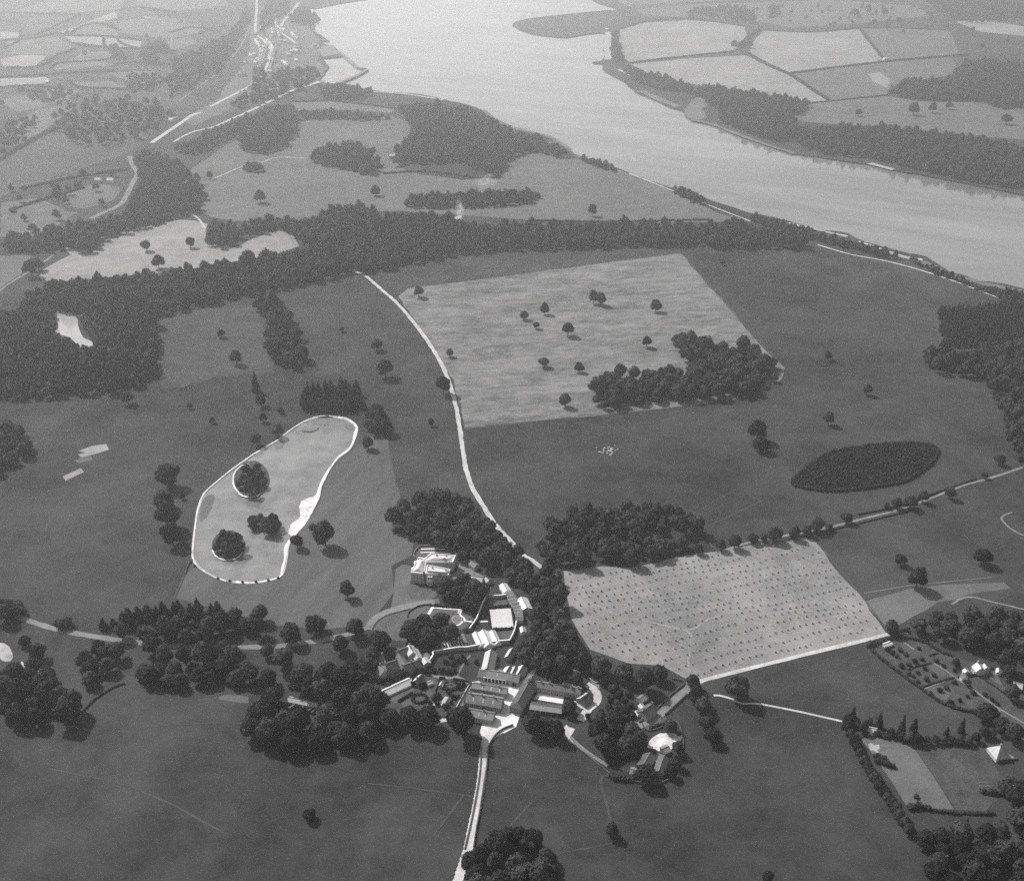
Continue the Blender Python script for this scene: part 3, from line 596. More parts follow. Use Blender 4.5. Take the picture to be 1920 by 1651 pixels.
# ground of the cottage gardens in the farm
sheet("field", gpts([(690,1300),(760,1268),(800,1262),(850,1275),(882,1285),(850,1335),(800,1350),(735,1340)]), .05, M_soil, "patchwork of small gardens left of the barns", "gardens")
for px, l in (([(728,1310),(770,1283),(778,1286),(776,1296),(742,1318)], "grass plot beside the long white glasshouse"), ([(752,1318),(772,1306),(778,1316),(757,1326)], "small grass plot beside the hedge ring"), ([(790,1296),(806,1290),(812,1300),(806,1306)], "small grass plot above the hedge ring"), ([(800,1276),(814,1272),(818,1284),(806,1290)], "grass plot below the bright-roofed cottage")):
    sheet("lawn", gpts(px), .09, M_lawn, l, "lawn")
strip("path", [(838,1306),(832,1314),(833,1322),(838,1332),(841,1342)], 2.6, .12, M_gravel, "pale curving garden path left of the barns", "path", 5, .1)
strip("path", [(833,1320),(820,1321),(806,1320)], 1.3, .12, M_gravel, "pale side path left of the barns", "path", 4, .1)
strip("path", [(798,1263),(820,1268),(840,1270),(860,1270),(880,1280)], 2.6, .11, M_track, "pale back lane behind the cottage gardens", "path", 5, .3)
strip("path", [(857,1268),(866,1250),(876,1235),(882,1228)], 1.4, .11, M_track, "path climbing through the orchard behind the barns", "path", 5, .2)
sheet("yard", gpts([(816,1348),(836,1346),(838,1352),(824,1354)]), .1, M_gravel, "bright patch beneath the farm's front trees", "yard")
sheet("yard", gpts([(411,1305),(428,1301),(466,1305),(466,1318),(440,1316),(410,1311)]), .09, M_mid, "bare bright patch at the wood's left end", "yard")
# spoil heap at the saw yard
sheet("yard", wob(smooth(gpts([(1214,1400),(1222,1384),(1238,1375),(1262,1374),(1272,1380),(1280,1378),(1276,1388),(1262,1392),(1258,1405),(1240,1410),(1228,1404)]), 3, True), .4), .12, M_pile, "bright white spoil spread over the saw yard", "yard")
strip("yard", [(1236,1412),(1232,1425),(1228,1440)], 4, .1, M_track, "pale ground between the saw yard sheds", "yard", 4, .3)
sheet("yard", gpts([(1176,1430),(1190,1424),(1198,1432),(1190,1444),(1172,1446),(1160,1440)]), .1, M_track, "pale trampled patch left of the saw yard", "yard")
sheet("lawn", gpts([(1205,1358),(1240,1342),(1256,1348),(1222,1368),(1216,1370)]), .08, M_lawn, "small paddock beside the lane's end", "lawn")
# right-hand gardens
field([(1628,1210),(1672,1192),(1735,1206),(1785,1232),(1860,1250),(1880,1285),(1930,1325),(1930,1400),(1880,1370),(1832,1338),(1790,1328),(1762,1316),(1729,1294),(1695,1269),(1659,1242)], M_soil, "large walled fruit garden on the right, cut into plots", .05, .3)
for px, m, l in (([(1672,1212),(1696,1203),(1716,1219),(1700,1228)], M_rough, "rough plot at the fruit garden's top"), ([(1740,1248),(1752,1243),(1775,1262),(1770,1270),(1757,1266)], M_lawn, "pale plot in the fruit garden's middle"), ([(1735,1290),(1760,1284),(1790,1292),(1775,1312),(1752,1306)], M_lawn, "pale plot near the fruit garden's hedge"), ([(1824,1268),(1866,1256),(1880,1285),(1860,1276)], M_lawn, "grass plot right of the gardener's cottage"), ([(1835,1282),(1858,1290),(1900,1318),(1880,1324),(1850,1300)], M_rough, "rough plot at the fruit garden's right")):
    sheet("field", gpts(px), .09, m, l, "plot")
strip("path", [(1694,1203),(1714,1217)], 1.6, .13, M_track, "pale upper length of the fruit garden walk", "path", 2)
strip("path", [(1752,1243),(1782,1263),(1800,1276),(1822,1290),(1846,1308),(1872,1327),(1925,1358)], 1.5, .13, M_track, "long pale walk through the fruit garden", "path", 4, .1)
strip("path", [(1860,1338),(1876,1331)], 1.6, .13, M_track, "short pale cross walk near the right edge", "path", 2)
strip("path", [(1732,1291),(1790,1270)], .9, .13, M_track, "thin cross walk in the fruit garden", "path", 2)
field([(1614,1385),(1640,1380),(1711,1397),(1750,1455),(1790,1517),(1740,1516),(1698,1508),(1672,1465),(1640,1420)], M_mid, "pale mown strip inside the right-hand hedge", .05, .3)
field([(1713,1397),(1840,1402),(1862,1430),(1892,1478),(1848,1520),(1792,1517),(1752,1455)], M_soil, "dug allotment ground beside the pale strip", .05, .3)
sheet("yard", wob(smooth(gpts([(1626,1395),(1634,1393),(1640,1397),(1647,1396),(1651,1403),(1645,1406),(1650,1411),(1642,1411),(1638,1406),(1632,1405)]), 1, True), .5), .1, M_sand, "bright heap of rubble inside the right-hand hedge", "yard")
sheet("yard", gpts([(1846,1402),(1868,1398),(1906,1422),(1866,1428)]), .09, M_track, "pale yard round the pyramid-roofed house", "yard")
strip("path", [(1898,960),(1884,965),(1878,972),(1888,985),(1905,997),(1925,1006)], 1.8, .12, M_track, "pale ring path at the right edge", "path", 5, .2)
strip("path", [(1785,1133),(1800,1123),(1822,1119),(1860,1128),(1920,1142)], 1.8, .12, M_track, "pale curved path above the right-hand wood", "path", 5, .2)
strip("path", [(1620,1112),(1720,1095),(1760,1092),(1860,1082)], 1.6, .11, M_mid, "pale tyre line right of the corn field", "path", 5, .2)
for k, (x, y, w) in enumerate(((1822, 1452, 24), (1826, 1457, 22), (1832, 1467, 26), (1836, 1474, 24), (1786, 1447, 18), (1794, 1453, 16), (1780, 1470, 20))):
    tag(strip("field", [(x, y), (x + w * .5, y - 1.2), (x + w, y - 1)], 1.5, .13, M_dark, "dark dug bed in the allotment beside the pale strip", "bed", 3, .2), None, None, "dug beds of the allotment")
field([(1790,1404),(1838,1406),(1858,1432),(1884,1474),(1866,1484),(1838,1450)], M_thin, "paler path-side ground in the allotment", .10, .3)
sheet("plot", gpts([(1760,1424),(1792,1420),(1822,1450),(1796,1462),(1776,1452)]), .11, M_rough, "weedy plot in the allotment", "plot")
for px, l in (([(-6,1208),(8,1204),(16,1212),(24,1226),(19,1240),(4,1238),(-6,1230)], "bright bare bank at the left edge below the drive"), ([(38,1240),(43,1240),(50,1254),(60,1258),(70,1258),(69,1262),(54,1262),(44,1252)], "narrow bright bare bank between the left edge trees")):
    sheet("bank", wob(smooth(gpts(px), 2, True), .8), .1, M_sand, l, "bank")
# bonfire ash
sheet("yard", wob(smooth(gpts([(848,412),(853,407),(864,404),(866,407),(857,412)]), 2, True), .5), .12, M_sand, "white ash below the bonfire smoke", "yard")
# ================================================================== BUILDINGS
def box_mesh(name, c, d, m):
    mb = MB(); mb.box(c, d); me = mb.mesh(name); me.materials.append(m); return me
WIN = box_mesh("window", (0, 0, 0), (1.1, .10, 1.6), M_glass)
WFR = (lambda: (lambda mb: (mb.box((-.62, 0, 0), (.14, .16, 1.9)), mb.box((.62, 0, 0), (.14, .16, 1.9)), mb.box((0, 0, .88), (1.10, .15, .14)), mb.box((0, 0, -.88), (1.10, .17, .14)), mb.box((0, 0, .0), (1.08, .13, .06)), mb.mesh("frame"))[-1])(MB()))()
WFR.materials.append(M_coping)
DOOR = box_mesh("door_or_shade_panel", (0, 0, 1.05), (1.1, .10, 2.1), M_timber)
BIGD = box_mesh("door_or_shade_panel", (0, 0, 1.5), (3.0, .10, 3.0), M_shade)
CHIM = (lambda mb: (mb.box((0, 0, 0), (.9, .8, 2.4)), mb.box((0, 0, 1.27), (1.1, 1.0, .14)), mb.box((-.22, 0, 1.5), (.24, .24, .34)), mb.box((.22, 0, 1.5), (.24, .24, .34)), mb.mesh("chimney"))[-1])(MB()); CHIM.materials.append(M_stone)
SKYL = box_mesh("skylight", (0, 0, 0), (.9, 2.6, .08), mat("skylight_glass", .34, .44, ((2, 1),), .3, spec=.5))
def put(name, me, parent, loc, rz=0.0, rx=0.0, sc=None):
    o = bpy.data.objects.new(name, me); COL.objects.link(o); o.parent = parent; o.location = loc; o.rotation_euler = (rx, 0, rz)
    if sc: o.scale = sc
    return o
def window(parent, loc, rz=0.0, sc=None, framed=True):
    w = put("window", WIN, parent, loc, rz, 0, sc)
    if framed: link("frame", WFR, w)
    return w
def gable(name, r1, r2, rh, eh, w, wm, rm, label, cat="barn", chim=(), nwin=(0, 0), doors=(), sky=(), group=None, hip=0.0, framed=True, oh=.35, far_rm=None, wall=True):
    """r1, r2: ridge ends in the photograph; rh, eh ridge and eave heights; w depth in metres"""
    a, b = at(r1[0], r1[1], rh), at(r2[0], r2[1], rh); L = (b - a).to_2d().length; c = (a + b) / 2
    rz = math.atan2(b.y - a.y, b.x - a.x)
    o = empty(name, (c.x, c.y, 0), rz); tag(o, label, cat, group)
    l, h = L / 2, w / 2; mb = MB()
    if hip: mb.prism([(-l, -h), (l, -h), (l, h), (-l, h)], -.1, eh)
    else:
        vs = [(x, y, z) for x in (-l, l) for y, z in ((-h, -.1), (h, -.1), (h, eh), (0, rh - .12), (-h, eh))]
        mb.add(vs, [(0, 4, 3, 2, 1), (5, 6, 7, 8, 9), (0, 5, 9, 4), (1, 2, 7, 6), (2, 3, 8, 7), (3, 4, 9, 8), (0, 1, 6, 5)])
    if wall: mb.build("wall", wm, o)
    sl = (rh - eh) / h; ey = h + oh; ez = rh - sl * ey
    for s in (-1, 1):
        rb = MB(); x = l + (.0 if hip else .25); q = l - hip
        quad = [(-x - (oh if hip else 0), s * ey, ez), (x + (oh if hip else 0), s * ey, ez), (q if hip else x, 0, rh), (-q if hip else -x, 0, rh)]
        rb.slab(quad, .22)
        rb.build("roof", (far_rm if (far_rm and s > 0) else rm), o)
    if hip:
        for s in (-1, 1):
            rb = MB(); rb.slab([(s * (l + oh), -ey, ez), (s * (l + oh), ey, ez), (s * (l - hip), 0, rh)], .2); rb.build("roof", rm, o)
    rg = MB(); rg.box((0, 0, rh + .05), (2 * (l - hip) + .3, .4, .2)); rg.build("ridge", M_slate2 if rm is not M_slate2 else M_slate, o)
    for t in chim: put("chimney", CHIM, o, (-l + t * L, 0, rh + .5))
    for k, n in enumerate(nwin):
        for i in range(n):
            x = -l + L * (i + .5) / n; window(o, (x, (-1, 1)[k] * (h + .03), min(eh * .55, 2.2)), 0, None, framed)
            if eh > 5: window(o, (x, (-1, 1)[k] * (h + .03), eh - 1.3), 0, None, framed)
    for t, side, big in doors: put("door_or_shade_panel", BIGD if big else DOOR, o, (-l + t * L, side * (h + .04), 0))
    ang = math.atan(sl)
    for t, side in sky:
        y = side * h * .55; put("skylight", SKYL, o, (-l + t * L, y, rh - sl * abs(y) + .06), 0, -side * ang)
    return o
STN, SL, SL2, SL3 = M_stone, M_slate, M_slate2, M_slate3
# --- the home farm
barn_sunlit = gable("barn", (913.4, 1251), (921, 1216), 7, 3.6, 8.4, STN, SL, "narrow barn with one dazzling sunlit roof slope behind the arcaded barn", far_rm=SL3, doors=[(.5, -1, 0)])  # left slope gets paler slate to paint the sun on it
lean = gable("shed", (927, 1221), (922, 1246), 3.6, 2.6, 3.4, STN, SL3, "low grey lean-to shed along the bright-sloped barn", "shed")
arc = gable("barn", (913, 1256), (954, 1261.5), 7.0, 4.6, 7.8, STN, SL, "long barn with a row of six open arches facing the yard", sky=[(.5, -1)])
# arcade on its yard side
l = 7.2
mb = MB(); mb.box((-1.2, -4.0, 2.0), (16.0, .12, 3.0)); mb.build("door_or_shade_panel", M_shade, arc)  # dark panel paints the shade inside the open arches
for i in range(7): mb = MB(); mb.box((-9.0 + i * 2.6, -4.25, 1.9), (.55, .7, 3.8)); mb.build("pier", M_white, arc)
mb = MB(); mb.box((-1.2, -4.25, 4.0), (16.2, .5, .4)); mb.build("lintel", M_white, arc)
gable("barn", (898, 1255.5), (911, 1257), 6.2, 4.0, 8, STN, SL, "short barn at the arcaded barn's left end", doors=[(.5, -1, 0)])
gable("barn", (955.5, 1263), (974.5, 1266), 6.6, 4.6, 9, STN, SL, "plain square barn at the arcaded barn's right end", doors=[(.6, -1, 1)])
for k, (a, b, lb) in enumerate((((948.5, 1259), (956, 1247.5), "first of three parallel sheds with bright left slopes, next to the arcaded barn"), ((960.5, 1261), (966.5, 1248), "middle one of three parallel sheds with bright left slopes"), ((971, 1262.5), (981, 1246), "longest of three parallel sheds with bright left slopes, nearest the long dark barn"))):
    gable("shed", a, b, 6.4, 4.2, 6.4, STN, SL2, lb, "shed", group="three parallel sheds behind the farm yard", far_rm=SL3)  # sunlit left slopes painted pale, shaded right slopes dark
b3 = gable("barn", (887, 1279.5), (951, 1290.5), 6.5, 4.7, 6.2, STN, SL, "upper of three long slate barns left of the yard", chim=[.24, .77], sky=[(.3, -1), (.55, -1), (.8, -1)], nwin=(5, 0), group="three long slate barns")
b4 = gable("barn", (876.5, 1299), (942, 1309.5), 8.5, 5.2, 10.4, STN, SL, "broadest of three long slate barns, in the middle", chim=[.1, .42, .76], sky=[(.2, -1), (.48, -1), (.76, -1)], nwin=(6, 0), doors=[(.5, -1, 1)], group="three long slate barns")
b5 = gable("barn", (878, 1328.5), (926, 1336.8), 6.9, 4.5, 7.8, STN, SL, "lowest of three long slate barns, half hidden by a round tree", chim=[.62], sky=[(.45, -1), (.7, -1)], nwin=(4, 0), group="three long slate barns")
b6 = gable("barn", (1002, 1259), (967, 1321), 8.0, 5.2, 8.6, STN, SL2, "long dark-roofed barn running diagonally down the yard's right side", chim=[.34], nwin=(0, 7), hip=3.5)
tur = put("cupola", CHIM, b6, (-9, 0, 8.7), 0, 0, (2.2, 2.2, 1.1))
row = gable("cottage", (1005, 1277), (1089.5, 1290.5), 6.9, 5.0, 6.4, STN, SL, "long row of slate cottages with five chimneys above the fold yard", "cottages", chim=[.12, .31, .6, .8, .94], nwin=(12, 0), doors=[(.2, -1, 0), (.5, -1, 0), (.78, -1, 0)])
shd = gable("shed", (995, 1319), (1054, 1327), 4.4, 3.3, 7.4, STN, SL, "wide low open-fronted shed below the fold yard", "shed", far_rm=SL2)
for i in range(6): mb = MB(); mb.box((-9.6 + i * 3.9, -3.78, 1.3), (3.0, .12, 2.3)); mb.build("door_or_shade_panel", M_shade, shd)  # dark panels paint the shade behind the open front
gable("cottage", (1089, 1308), (1105, 1297), 6.6, 3.2, 8, M_stone, SL2, "small dark-roofed cottage inside the loop of drive", "cottage", chim=[.85], nwin=(3, 2), far_rm=SL3)  # sunlight on the left slope put into its paler slate
# --- cottages and courts left of the kitchen garden
gable("outbuilding", (748, 1225), (760, 1245), 6, 4, 5, M_render, SL, "narrow outbuilding along the stable court's left side", "outbuilding")
gable("outbuilding", (757, 1246), (786, 1236), 7.4, 4.6, 8, STN, SL2, "dark-roofed stable range along the court's near side", "stable", chim=[.95, .5], nwin=(5, 3))
gable("outbuilding", (745, 1220), (764, 1212), 7, 4.4, 7.5, STN, SL2, "dark-roofed range at the stable court's top", "stable", chim=[.1], nwin=(3, 3))
gable("cottage", (767, 1207.5), (774, 1222), 7, 4.6, 6.5, M_render, SL3, "tan gabled house closing the stable court's right side", "house", chim=[.15, .5], nwin=(2, 2))
gable("outbuilding", (776, 1214), (785, 1231), 5.6, 3.6, 5.5, M_white, SL3, "bright pale-roofed wing on the stable court's right", "outbuilding", nwin=(2, 2))
gable("cottage", (722, 1243.5), (744, 1236), 9.4, 5.6, 9, M_render, SL2, "big dark-roofed cottage left of the stable court", "cottage", chim=[.02, .98], nwin=(4, 3))
gable("cottage", (712, 1246), (721, 1254), 8.6, 5.4, 8, M_render, SL, "grey cross-gabled cottage at the group's left end", "cottage", chim=[.1], nwin=(2, 2))
gable("cottage", (707, 1230), (718, 1226.5), 7, 4.6, 7, M_render, SL, "pale-roofed cottage behind the dark-roofed one", "cottage", chim=[.9], nwin=(2, 2))
gable("shed", (691, 1259), (709, 1253), 5, 3.2, 6, STN, SL2, "dark shed at the far left of the farm cottages", "shed")
gable("outbuilding", (796, 1231), (801, 1240), 4.6, 3, 5, M_render, SL3, "tiny bright-roofed house at the kitchen garden wall's end", "outbuilding")
gable("outbuilding", (799, 1223), (805, 1233), 4.0, 2.6, 3.5, M_render, SL, "narrow grey shed beside the tiny bright-roofed house", "shed")
gable("cottage", (781, 1273), (791, 1262.5), 7, 4, 6.6, STN, SL2, "cottage with one bright slope above the small gardens", "cottage", chim=[.1], nwin=(2, 2), far_rm=SL3)  # one slope coloured as sunlit, the other as shaded
gable("shed", (801, 1279), (809, 1275.5), 3, 2.2, 3, M_render, SL3, "little pale garden shed below the bright-sloped cottage", "shed")
gable("shed", (826, 1283), (829.5, 1276.5), 3.2, 2.2, 2.6, M_render, SL3, "little bright hut beside the dark shrubbery", "shed")
gable("cottage", (838, 1283), (852, 1279), 4.2, 2.8, 4, M_render, SL, "low dark hut among the shrubbery left of the barns", "shed")
M_gh = mat("whitened_glass", .55, .78, ((.4, 1), (2.5, 1)), .45, spec=.5)
def glasshouse(r1, r2, rh, eh, w, label, group=None, bars=10, m=M_gh):
    o = gable("glasshouse", r1, r2, rh, eh, w, M_white, m, label, "glasshouse", group=group, oh=.1)
    a, b = at(*r1, rh), at(*r2, rh); L = (b - a).length; h = w / 2; sl = (rh - eh) / h; an = math.atan(sl); sh = (h * h + (rh - eh) ** 2) ** .5
    bar = box_mesh("glazing_bar", (0, 0, 0), (.12, sh, .10), M_coping)
    for i in range(bars + 1):
        for s in (-1, 1): put("glazing_bar", bar, o, (-L / 2 + L * i / bars, s * h / 2, (rh + eh) / 2 + .07), 0, -s * an)
    return o
G3 = "three glasshouses in the kitchen garden"
glasshouse((891.5, 1182.5), (903, 1208), 3.8, 1.8, 5.2, "left and dullest of three glasshouses in the kitchen garden", G3)
glasshouse((905.5, 1179), (918, 1205.5), 5.0, 2.2, 8.2, "middle and largest of three white glasshouses in the kitchen garden", G3)
glasshouse((922.5, 1179.5), (934, 1203), 3.8, 1.8, 5.4, "right of three glasshouses in the kitchen garden", G3)
glasshouse((712, 1297.5), (770, 1270.5), 4.2, 1.8, 7.5, "very long lean white glasshouse among the cottage gardens", None, 24)
# curved range of stepped bays by the kitchen garden
cv = [(955.5, 1111), (959, 1117.5), (962.5, 1123.5), (965.8, 1130), (968.8, 1136.5), (971.3, 1143), (973, 1149.5), (974, 1156), (974.2, 1162)]
for i in range(8):
    p, q = cv[i], cv[i + 1]; mx, my = (p[0] + q[0]) / 2, (p[1] + q[1]) / 2
    A, B = at(p[0], p[1], 4), at(q[0], q[1], 4); t = (B - A); n = Vector((-t.y, t.x, 0)).normalized() * 3.2; Lb = t.length
    o = empty("bothy_bay", ((A + B) / 2).to_2d().to_3d(), math.atan2(t.y, t.x))
    tag(o, "bay of the curved sawtooth-roofed range along the kitchen garden wall", "outbuilding", "bays of the curved range")
    mb = MB(); mb.prism([(-Lb / 2 + .05, -2.6), (Lb / 2 - .05, -2.6), (Lb / 2 - .05, 2.6), (-Lb / 2 + .05, 2.6)], -.1, 3.2); mb.build("wall", M_render, o)
    mb = MB(); mb.slab([(-Lb / 2 + .3, -2.9, 5.0), (-Lb / 2 + .3, 2.9, 5.0), (Lb / 2 - .05, 2.9, 3.3), (Lb / 2 - .05, -2.9, 3.3)], .2); mb.build("roof", SL, o)
    mb = MB(); mb.slab([(-Lb / 2 - .05, -2.9, 3.35), (-Lb / 2 - .05, 2.9, 3.35), (-Lb / 2 + .28, 2.9, 5.05), (-Lb / 2 + .28, -2.9, 5.05)], .12); mb.build("roof", M_white, o)
    put("door_or_shade_panel", DOOR, o, (0, -2.64, 0))
gable("outbuilding", (943, 1092), (951.5, 1105.5), 5.2, 3.4, 6.4, M_white, SL3, "small white-roofed outbuilding above the curved range", "outbuilding", doors=[(.9, 1, 0)], nwin=(1, 1))
gable("outbuilding", (978, 1118), (988, 1138), 6, 3.8, 8.5, M_render, SL3, "large pale-roofed store behind the curved range", "outbuilding", nwin=(2, 2))
gable("shed", (995.5, 1124), (997, 1130), 4, 2.8, 4, M_render, SL3, "small pale shed under the trees behind the large store", "shed")
gable("shed", (979.5, 1173), (982, 1182), 4, 2.6, 4, M_white, SL3, "small white shed under the trees right of the court", "shed")
gable("shed", (952, 1229), (961, 1214), 5, 3.2, 5, STN, SL2, "half hidden shed with a bright slope at the wood's edge", "shed", far_rm=SL3)  # bright slope is sunlight painted in paler slate
gable("outbuilding", (880, 1078), (905, 1082), 5.6, 3.4, 6, M_render, SL3, "pale-roofed service building on the great house's right", "outbuilding", nwin=(3, 3))
gable("shed", (917, 1086), (911, 1081.5), 4.6, 3, 5, M_render, SL2, "little shed with one sunlit slope right of the service building", "shed", far_rm=SL3)  # pale slope paints sunlight, dark slope paints shade
gable("outbuilding", (884, 1051), (894, 1058), 5, 3.4, 6, M_render, SL, "grey-roofed outbuilding between the great house and the wood", "outbuilding")
# --- cottage on the lane, saw yard, right-hand houses
gable("cottage", (1204, 1333), (1224.5, 1317.5), 7.2, 3.8, 8.5, M_render, SL2, "dark-roofed cottage beside the wide lane", "cottage", chim=[.15, .9], nwin=(3, 2))
gable("shed", (1192, 1331), (1199, 1336), 3.6, 2.4, 3.6, M_white, SL3, "little white shed left of the lane cottage", "shed")
gable("shed", (1201, 1318), (1208, 1325), 3.6, 2.4, 3.6, M_white, SL3, "second little white shed behind the lane cottage", "shed")
gable("shed", (1199, 1309), (1211, 1301), 3.6, 2.6, 5, M_render, SL, "flat grey shed in the lane cottage's yard", "shed")
gable("shed", (1206, 1432), (1219, 1410), 6, 3.8, 8, M_timber, SL2, "long dark saw shed left of the spoil heap", "shed", doors=[(.5, -1, 1)])
gable("shed", (1235, 1444), (1245, 1415), 5.4, 3.6, 6.5, M_timber, SL2, "narrow dark saw shed below the spoil heap", "shed")
gable("shed", (1243, 1403), (1254, 1398), 4.6, 3.2, 6, M_timber, SL, "small grey shed touching the spoil heap", "shed")
gable("shed", (1182, 1441), (1193, 1443), 4, 2.8, 5, M_timber, SL, "small low shed under the saw yard's big tree", "shed")
gable("cottage", (1833, 1241), (1841, 1251), 7.2, 4.2, 7, M_render, SL3, "gardener's cottage with pale roofs in the fruit garden", "cottage", chim=[.1, .9], nwin=(2, 2))
gable("cottage", (1846.5, 1243), (1851, 1250), 6.2, 3.8, 5, M_render, SL3, "small pale-roofed house touching the gardener's cottage", "cottage", nwin=(1, 1))
gable("shed", (1810, 1252), (1814, 1257), 4, 2.6, 4, M_render, SL3, "pale shed left of the gardener's cottage", "shed")
gable("shed", (1806, 1261), (1812, 1266), 5, 3, 5, M_white, SL, "small gabled hut with a white front in the fruit garden", "shed", doors=[(.9, -1, 0)])
gable("shed", (1873, 1251), (1873.5, 1258), 3.6, 2.4, 3, M_white, SL3, "tiny white shed at the fruit garden's right corner", "shed")
gable("shed", (1629, 1363), (1645, 1366), 4, 2.8, 4.5, M_white, SL3, "white-roofed shed behind the right-hand clipped hedge", "shed")
gable("shed", (1659, 1207), (1671, 1202), 3, 2.2, 3.5, M_white, SL3, "low bright frame at the fruit garden's top corner", "shed")
gable("cottage", (1901, 1278), (1918, 1283), 5, 3.4, 6, M_render, SL3, "low pale cottage among the trees at the right edge", "cottage", nwin=(2, 2))
wp = gable("shed", (541, 1306), (596, 1317), 4.6, 3, 5, STN, SL3, "long low pale-roofed kennel range inside the lower left wood", "kennels", nwin=(0, 0))
for k, (x, y) in enumerate(((556, 1322), (572, 1326), (588, 1329), (598, 1330))):
    wall_run([(x, y), (x - 14, y + 9)], .5, 2.2, M_stone, "one of four short stone walls dividing the kennel yards", n=1)["group"] = "kennel yard walls"
# pyramid-roofed house
c = (at(1854, 1400, 3) + at(1864.5, 1425, 3) + at(1891, 1419, 3) + at(1882, 1397, 3)) / 4
o = empty("house", (c.x, c.y, 0), R(12)); tag(o, "square house with a pyramid roof, bright on its sunlit faces, at the right edge", "house")
mb = MB(); mb.box((0, 0, 1.5), (9.6, 9.6, 3.2)); mb.build("wall", M_render, o)
for k in range(4):
    a = k * math.pi / 2; ca, sa = math.cos(a), math.sin(a)
    tr = lambda x, y, z: (x * ca - y * sa, x * sa + y * ca, z)
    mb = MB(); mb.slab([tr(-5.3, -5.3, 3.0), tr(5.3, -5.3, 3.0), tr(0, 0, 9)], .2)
    mb.build("roof", SL3 if k in (2, 3) else SL, o)  # far and left faces painted paler as sunlit, others greyer
put("chimney", CHIM, o, (0, 0, 9.2))
for x in (-2.5, 2.5): window(o, (x, -4.84, 1.7)); 
put("door_or_shade_panel", DOOR, o, (0, -4.86, 0))

# --- the great house
root_p = at(812, 1064, 0); gh = empty("country_house", (root_p.x, root_p.y, 0)); tag(gh, "great pale country house with parapets, hipped roofs and a courtyard", "country house")
HZ = 9.6
def loc(px, py, z): p = at(px, py, z); return Vector((p.x - root_p.x, p.y - root_p.y, z))
M_hroof = mat("hall_slates", .42, .58, ((.3, 1), (1.6, 1)), .6)
M_hwall = mat("hall_stucco", .34, .46, ((.2, 1), (1.2, 1)), .9)
def house_block(poly, h, ridge, rh, lip=True, wm=None):
    g = [loc(x, y, h) for x, y in poly]; n = len(g)
    mb = MB(); mb.prism([(p.x, p.y) for p in g], -.1, h); mb.build("wall", wm or M_hwall, gh)
    cx = sum(g, Vector()) / n
    def ins(p, k): v = (cx - p); v.z = 0; return p + v.normalized() * k
    if lip:
        out, inn = [ins(p, -.25) for p in g], [ins(p, .75) for p in g]; mb = MB()
        vs = [(p.x, p.y, h + .9) for p in out] + [(p.x, p.y, h + .9) for p in inn] + [(p.x, p.y, h - .35) for p in out] + [(p.x, p.y, h + .02) for p in inn]
        fs = []
        for i in range(n):
            j = (i + 1) % n; fs += [(i, j, n + j, n + i), (2 * n + i, 2 * n + j, j, i), (n + i, n + j, 3 * n + j, 3 * n + i), (2 * n + j, 2 * n + i, 3 * n + i, 3 * n + j)]
        mb.add(vs, fs); mb.build("parapet", M_coping, gh)
    if ridge:
        e = [ins(p, 1.6) for p in g]; r = [loc(x, y, h + rh) for x, y in ridge]
        assert n == 4
        faces = [(e[0], e[1], r[1], r[0]), (e[1], e[2], r[1]), (e[2], e[3], r[0], r[1]), (e[3], e[0], r[0])]
        for f in faces:
            mb = MB(); mb.slab([(p.x, p.y, h + .15) if any(p is q for q in e) else (p.x, p.y, h + rh) for p in f], .12); mb.build("roof", M_hroof, gh)
    return g
def face_windows(a, b, ts, zs, bigger=1.0):
    d = (b - a); d.z = 0; rz = math.atan2(d.y, d.x); n = Vector((d.y, -d.x, 0)).normalized()
    for t in ts:
        for z in zs:
            p = a + d * t + n * .04; window(gh, (p.x, p.y, z), rz, (bigger, 1, bigger))
gB = house_block([(789, 1054.5), (849, 1054), (854, 1042), (808, 1038)], HZ, [(812, 1045.5), (839, 1046)], 2.6)
gA = house_block([(770.5, 1073.5), (795, 1076), (800, 1048), (784.7, 1045.6)], HZ - .1, [(783, 1066), (790, 1052)], 3.0)
gC = house_block([(797.5, 1076), (841, 1078.5), (844, 1068), (801, 1059.5)], HZ - .2, [(803, 1069), (836, 1072)], 2.8)
gD = house_block([(796, 1060), (843, 1070), (848.5, 1054), (800, 1053)], 4.2, None, 0, False, SL2)
bay = house_block([(776.5, 1064), (778.5, 1069), (772.5, 1070), (771.5, 1066)], HZ - .05, None, 0)
bay2 = house_block([(784, 1051), (783, 1056), (776.5, 1057), (777, 1053.5)], HZ - .06, None, 0)
face_windows(gB[0], gB[1], [.06, .2, .29, .46, .66, .82], [HZ - 1.7, HZ - 4.6])
face_windows(gB[1], gB[2], [.3, .7], [HZ - 1.7, HZ - 4.8])
face_windows(gA[0], gA[1], [.22, .5, .8], [HZ - 1.8, HZ - 4.8, 1.6])
face_windows(gC[0], gC[1], [.52, .65, .78, .91], [HZ - 1.8, HZ - 4.8, 1.6])
face_windows(gC[1], gC[2], [.3, .7], [HZ - 1.8, HZ - 4.8])
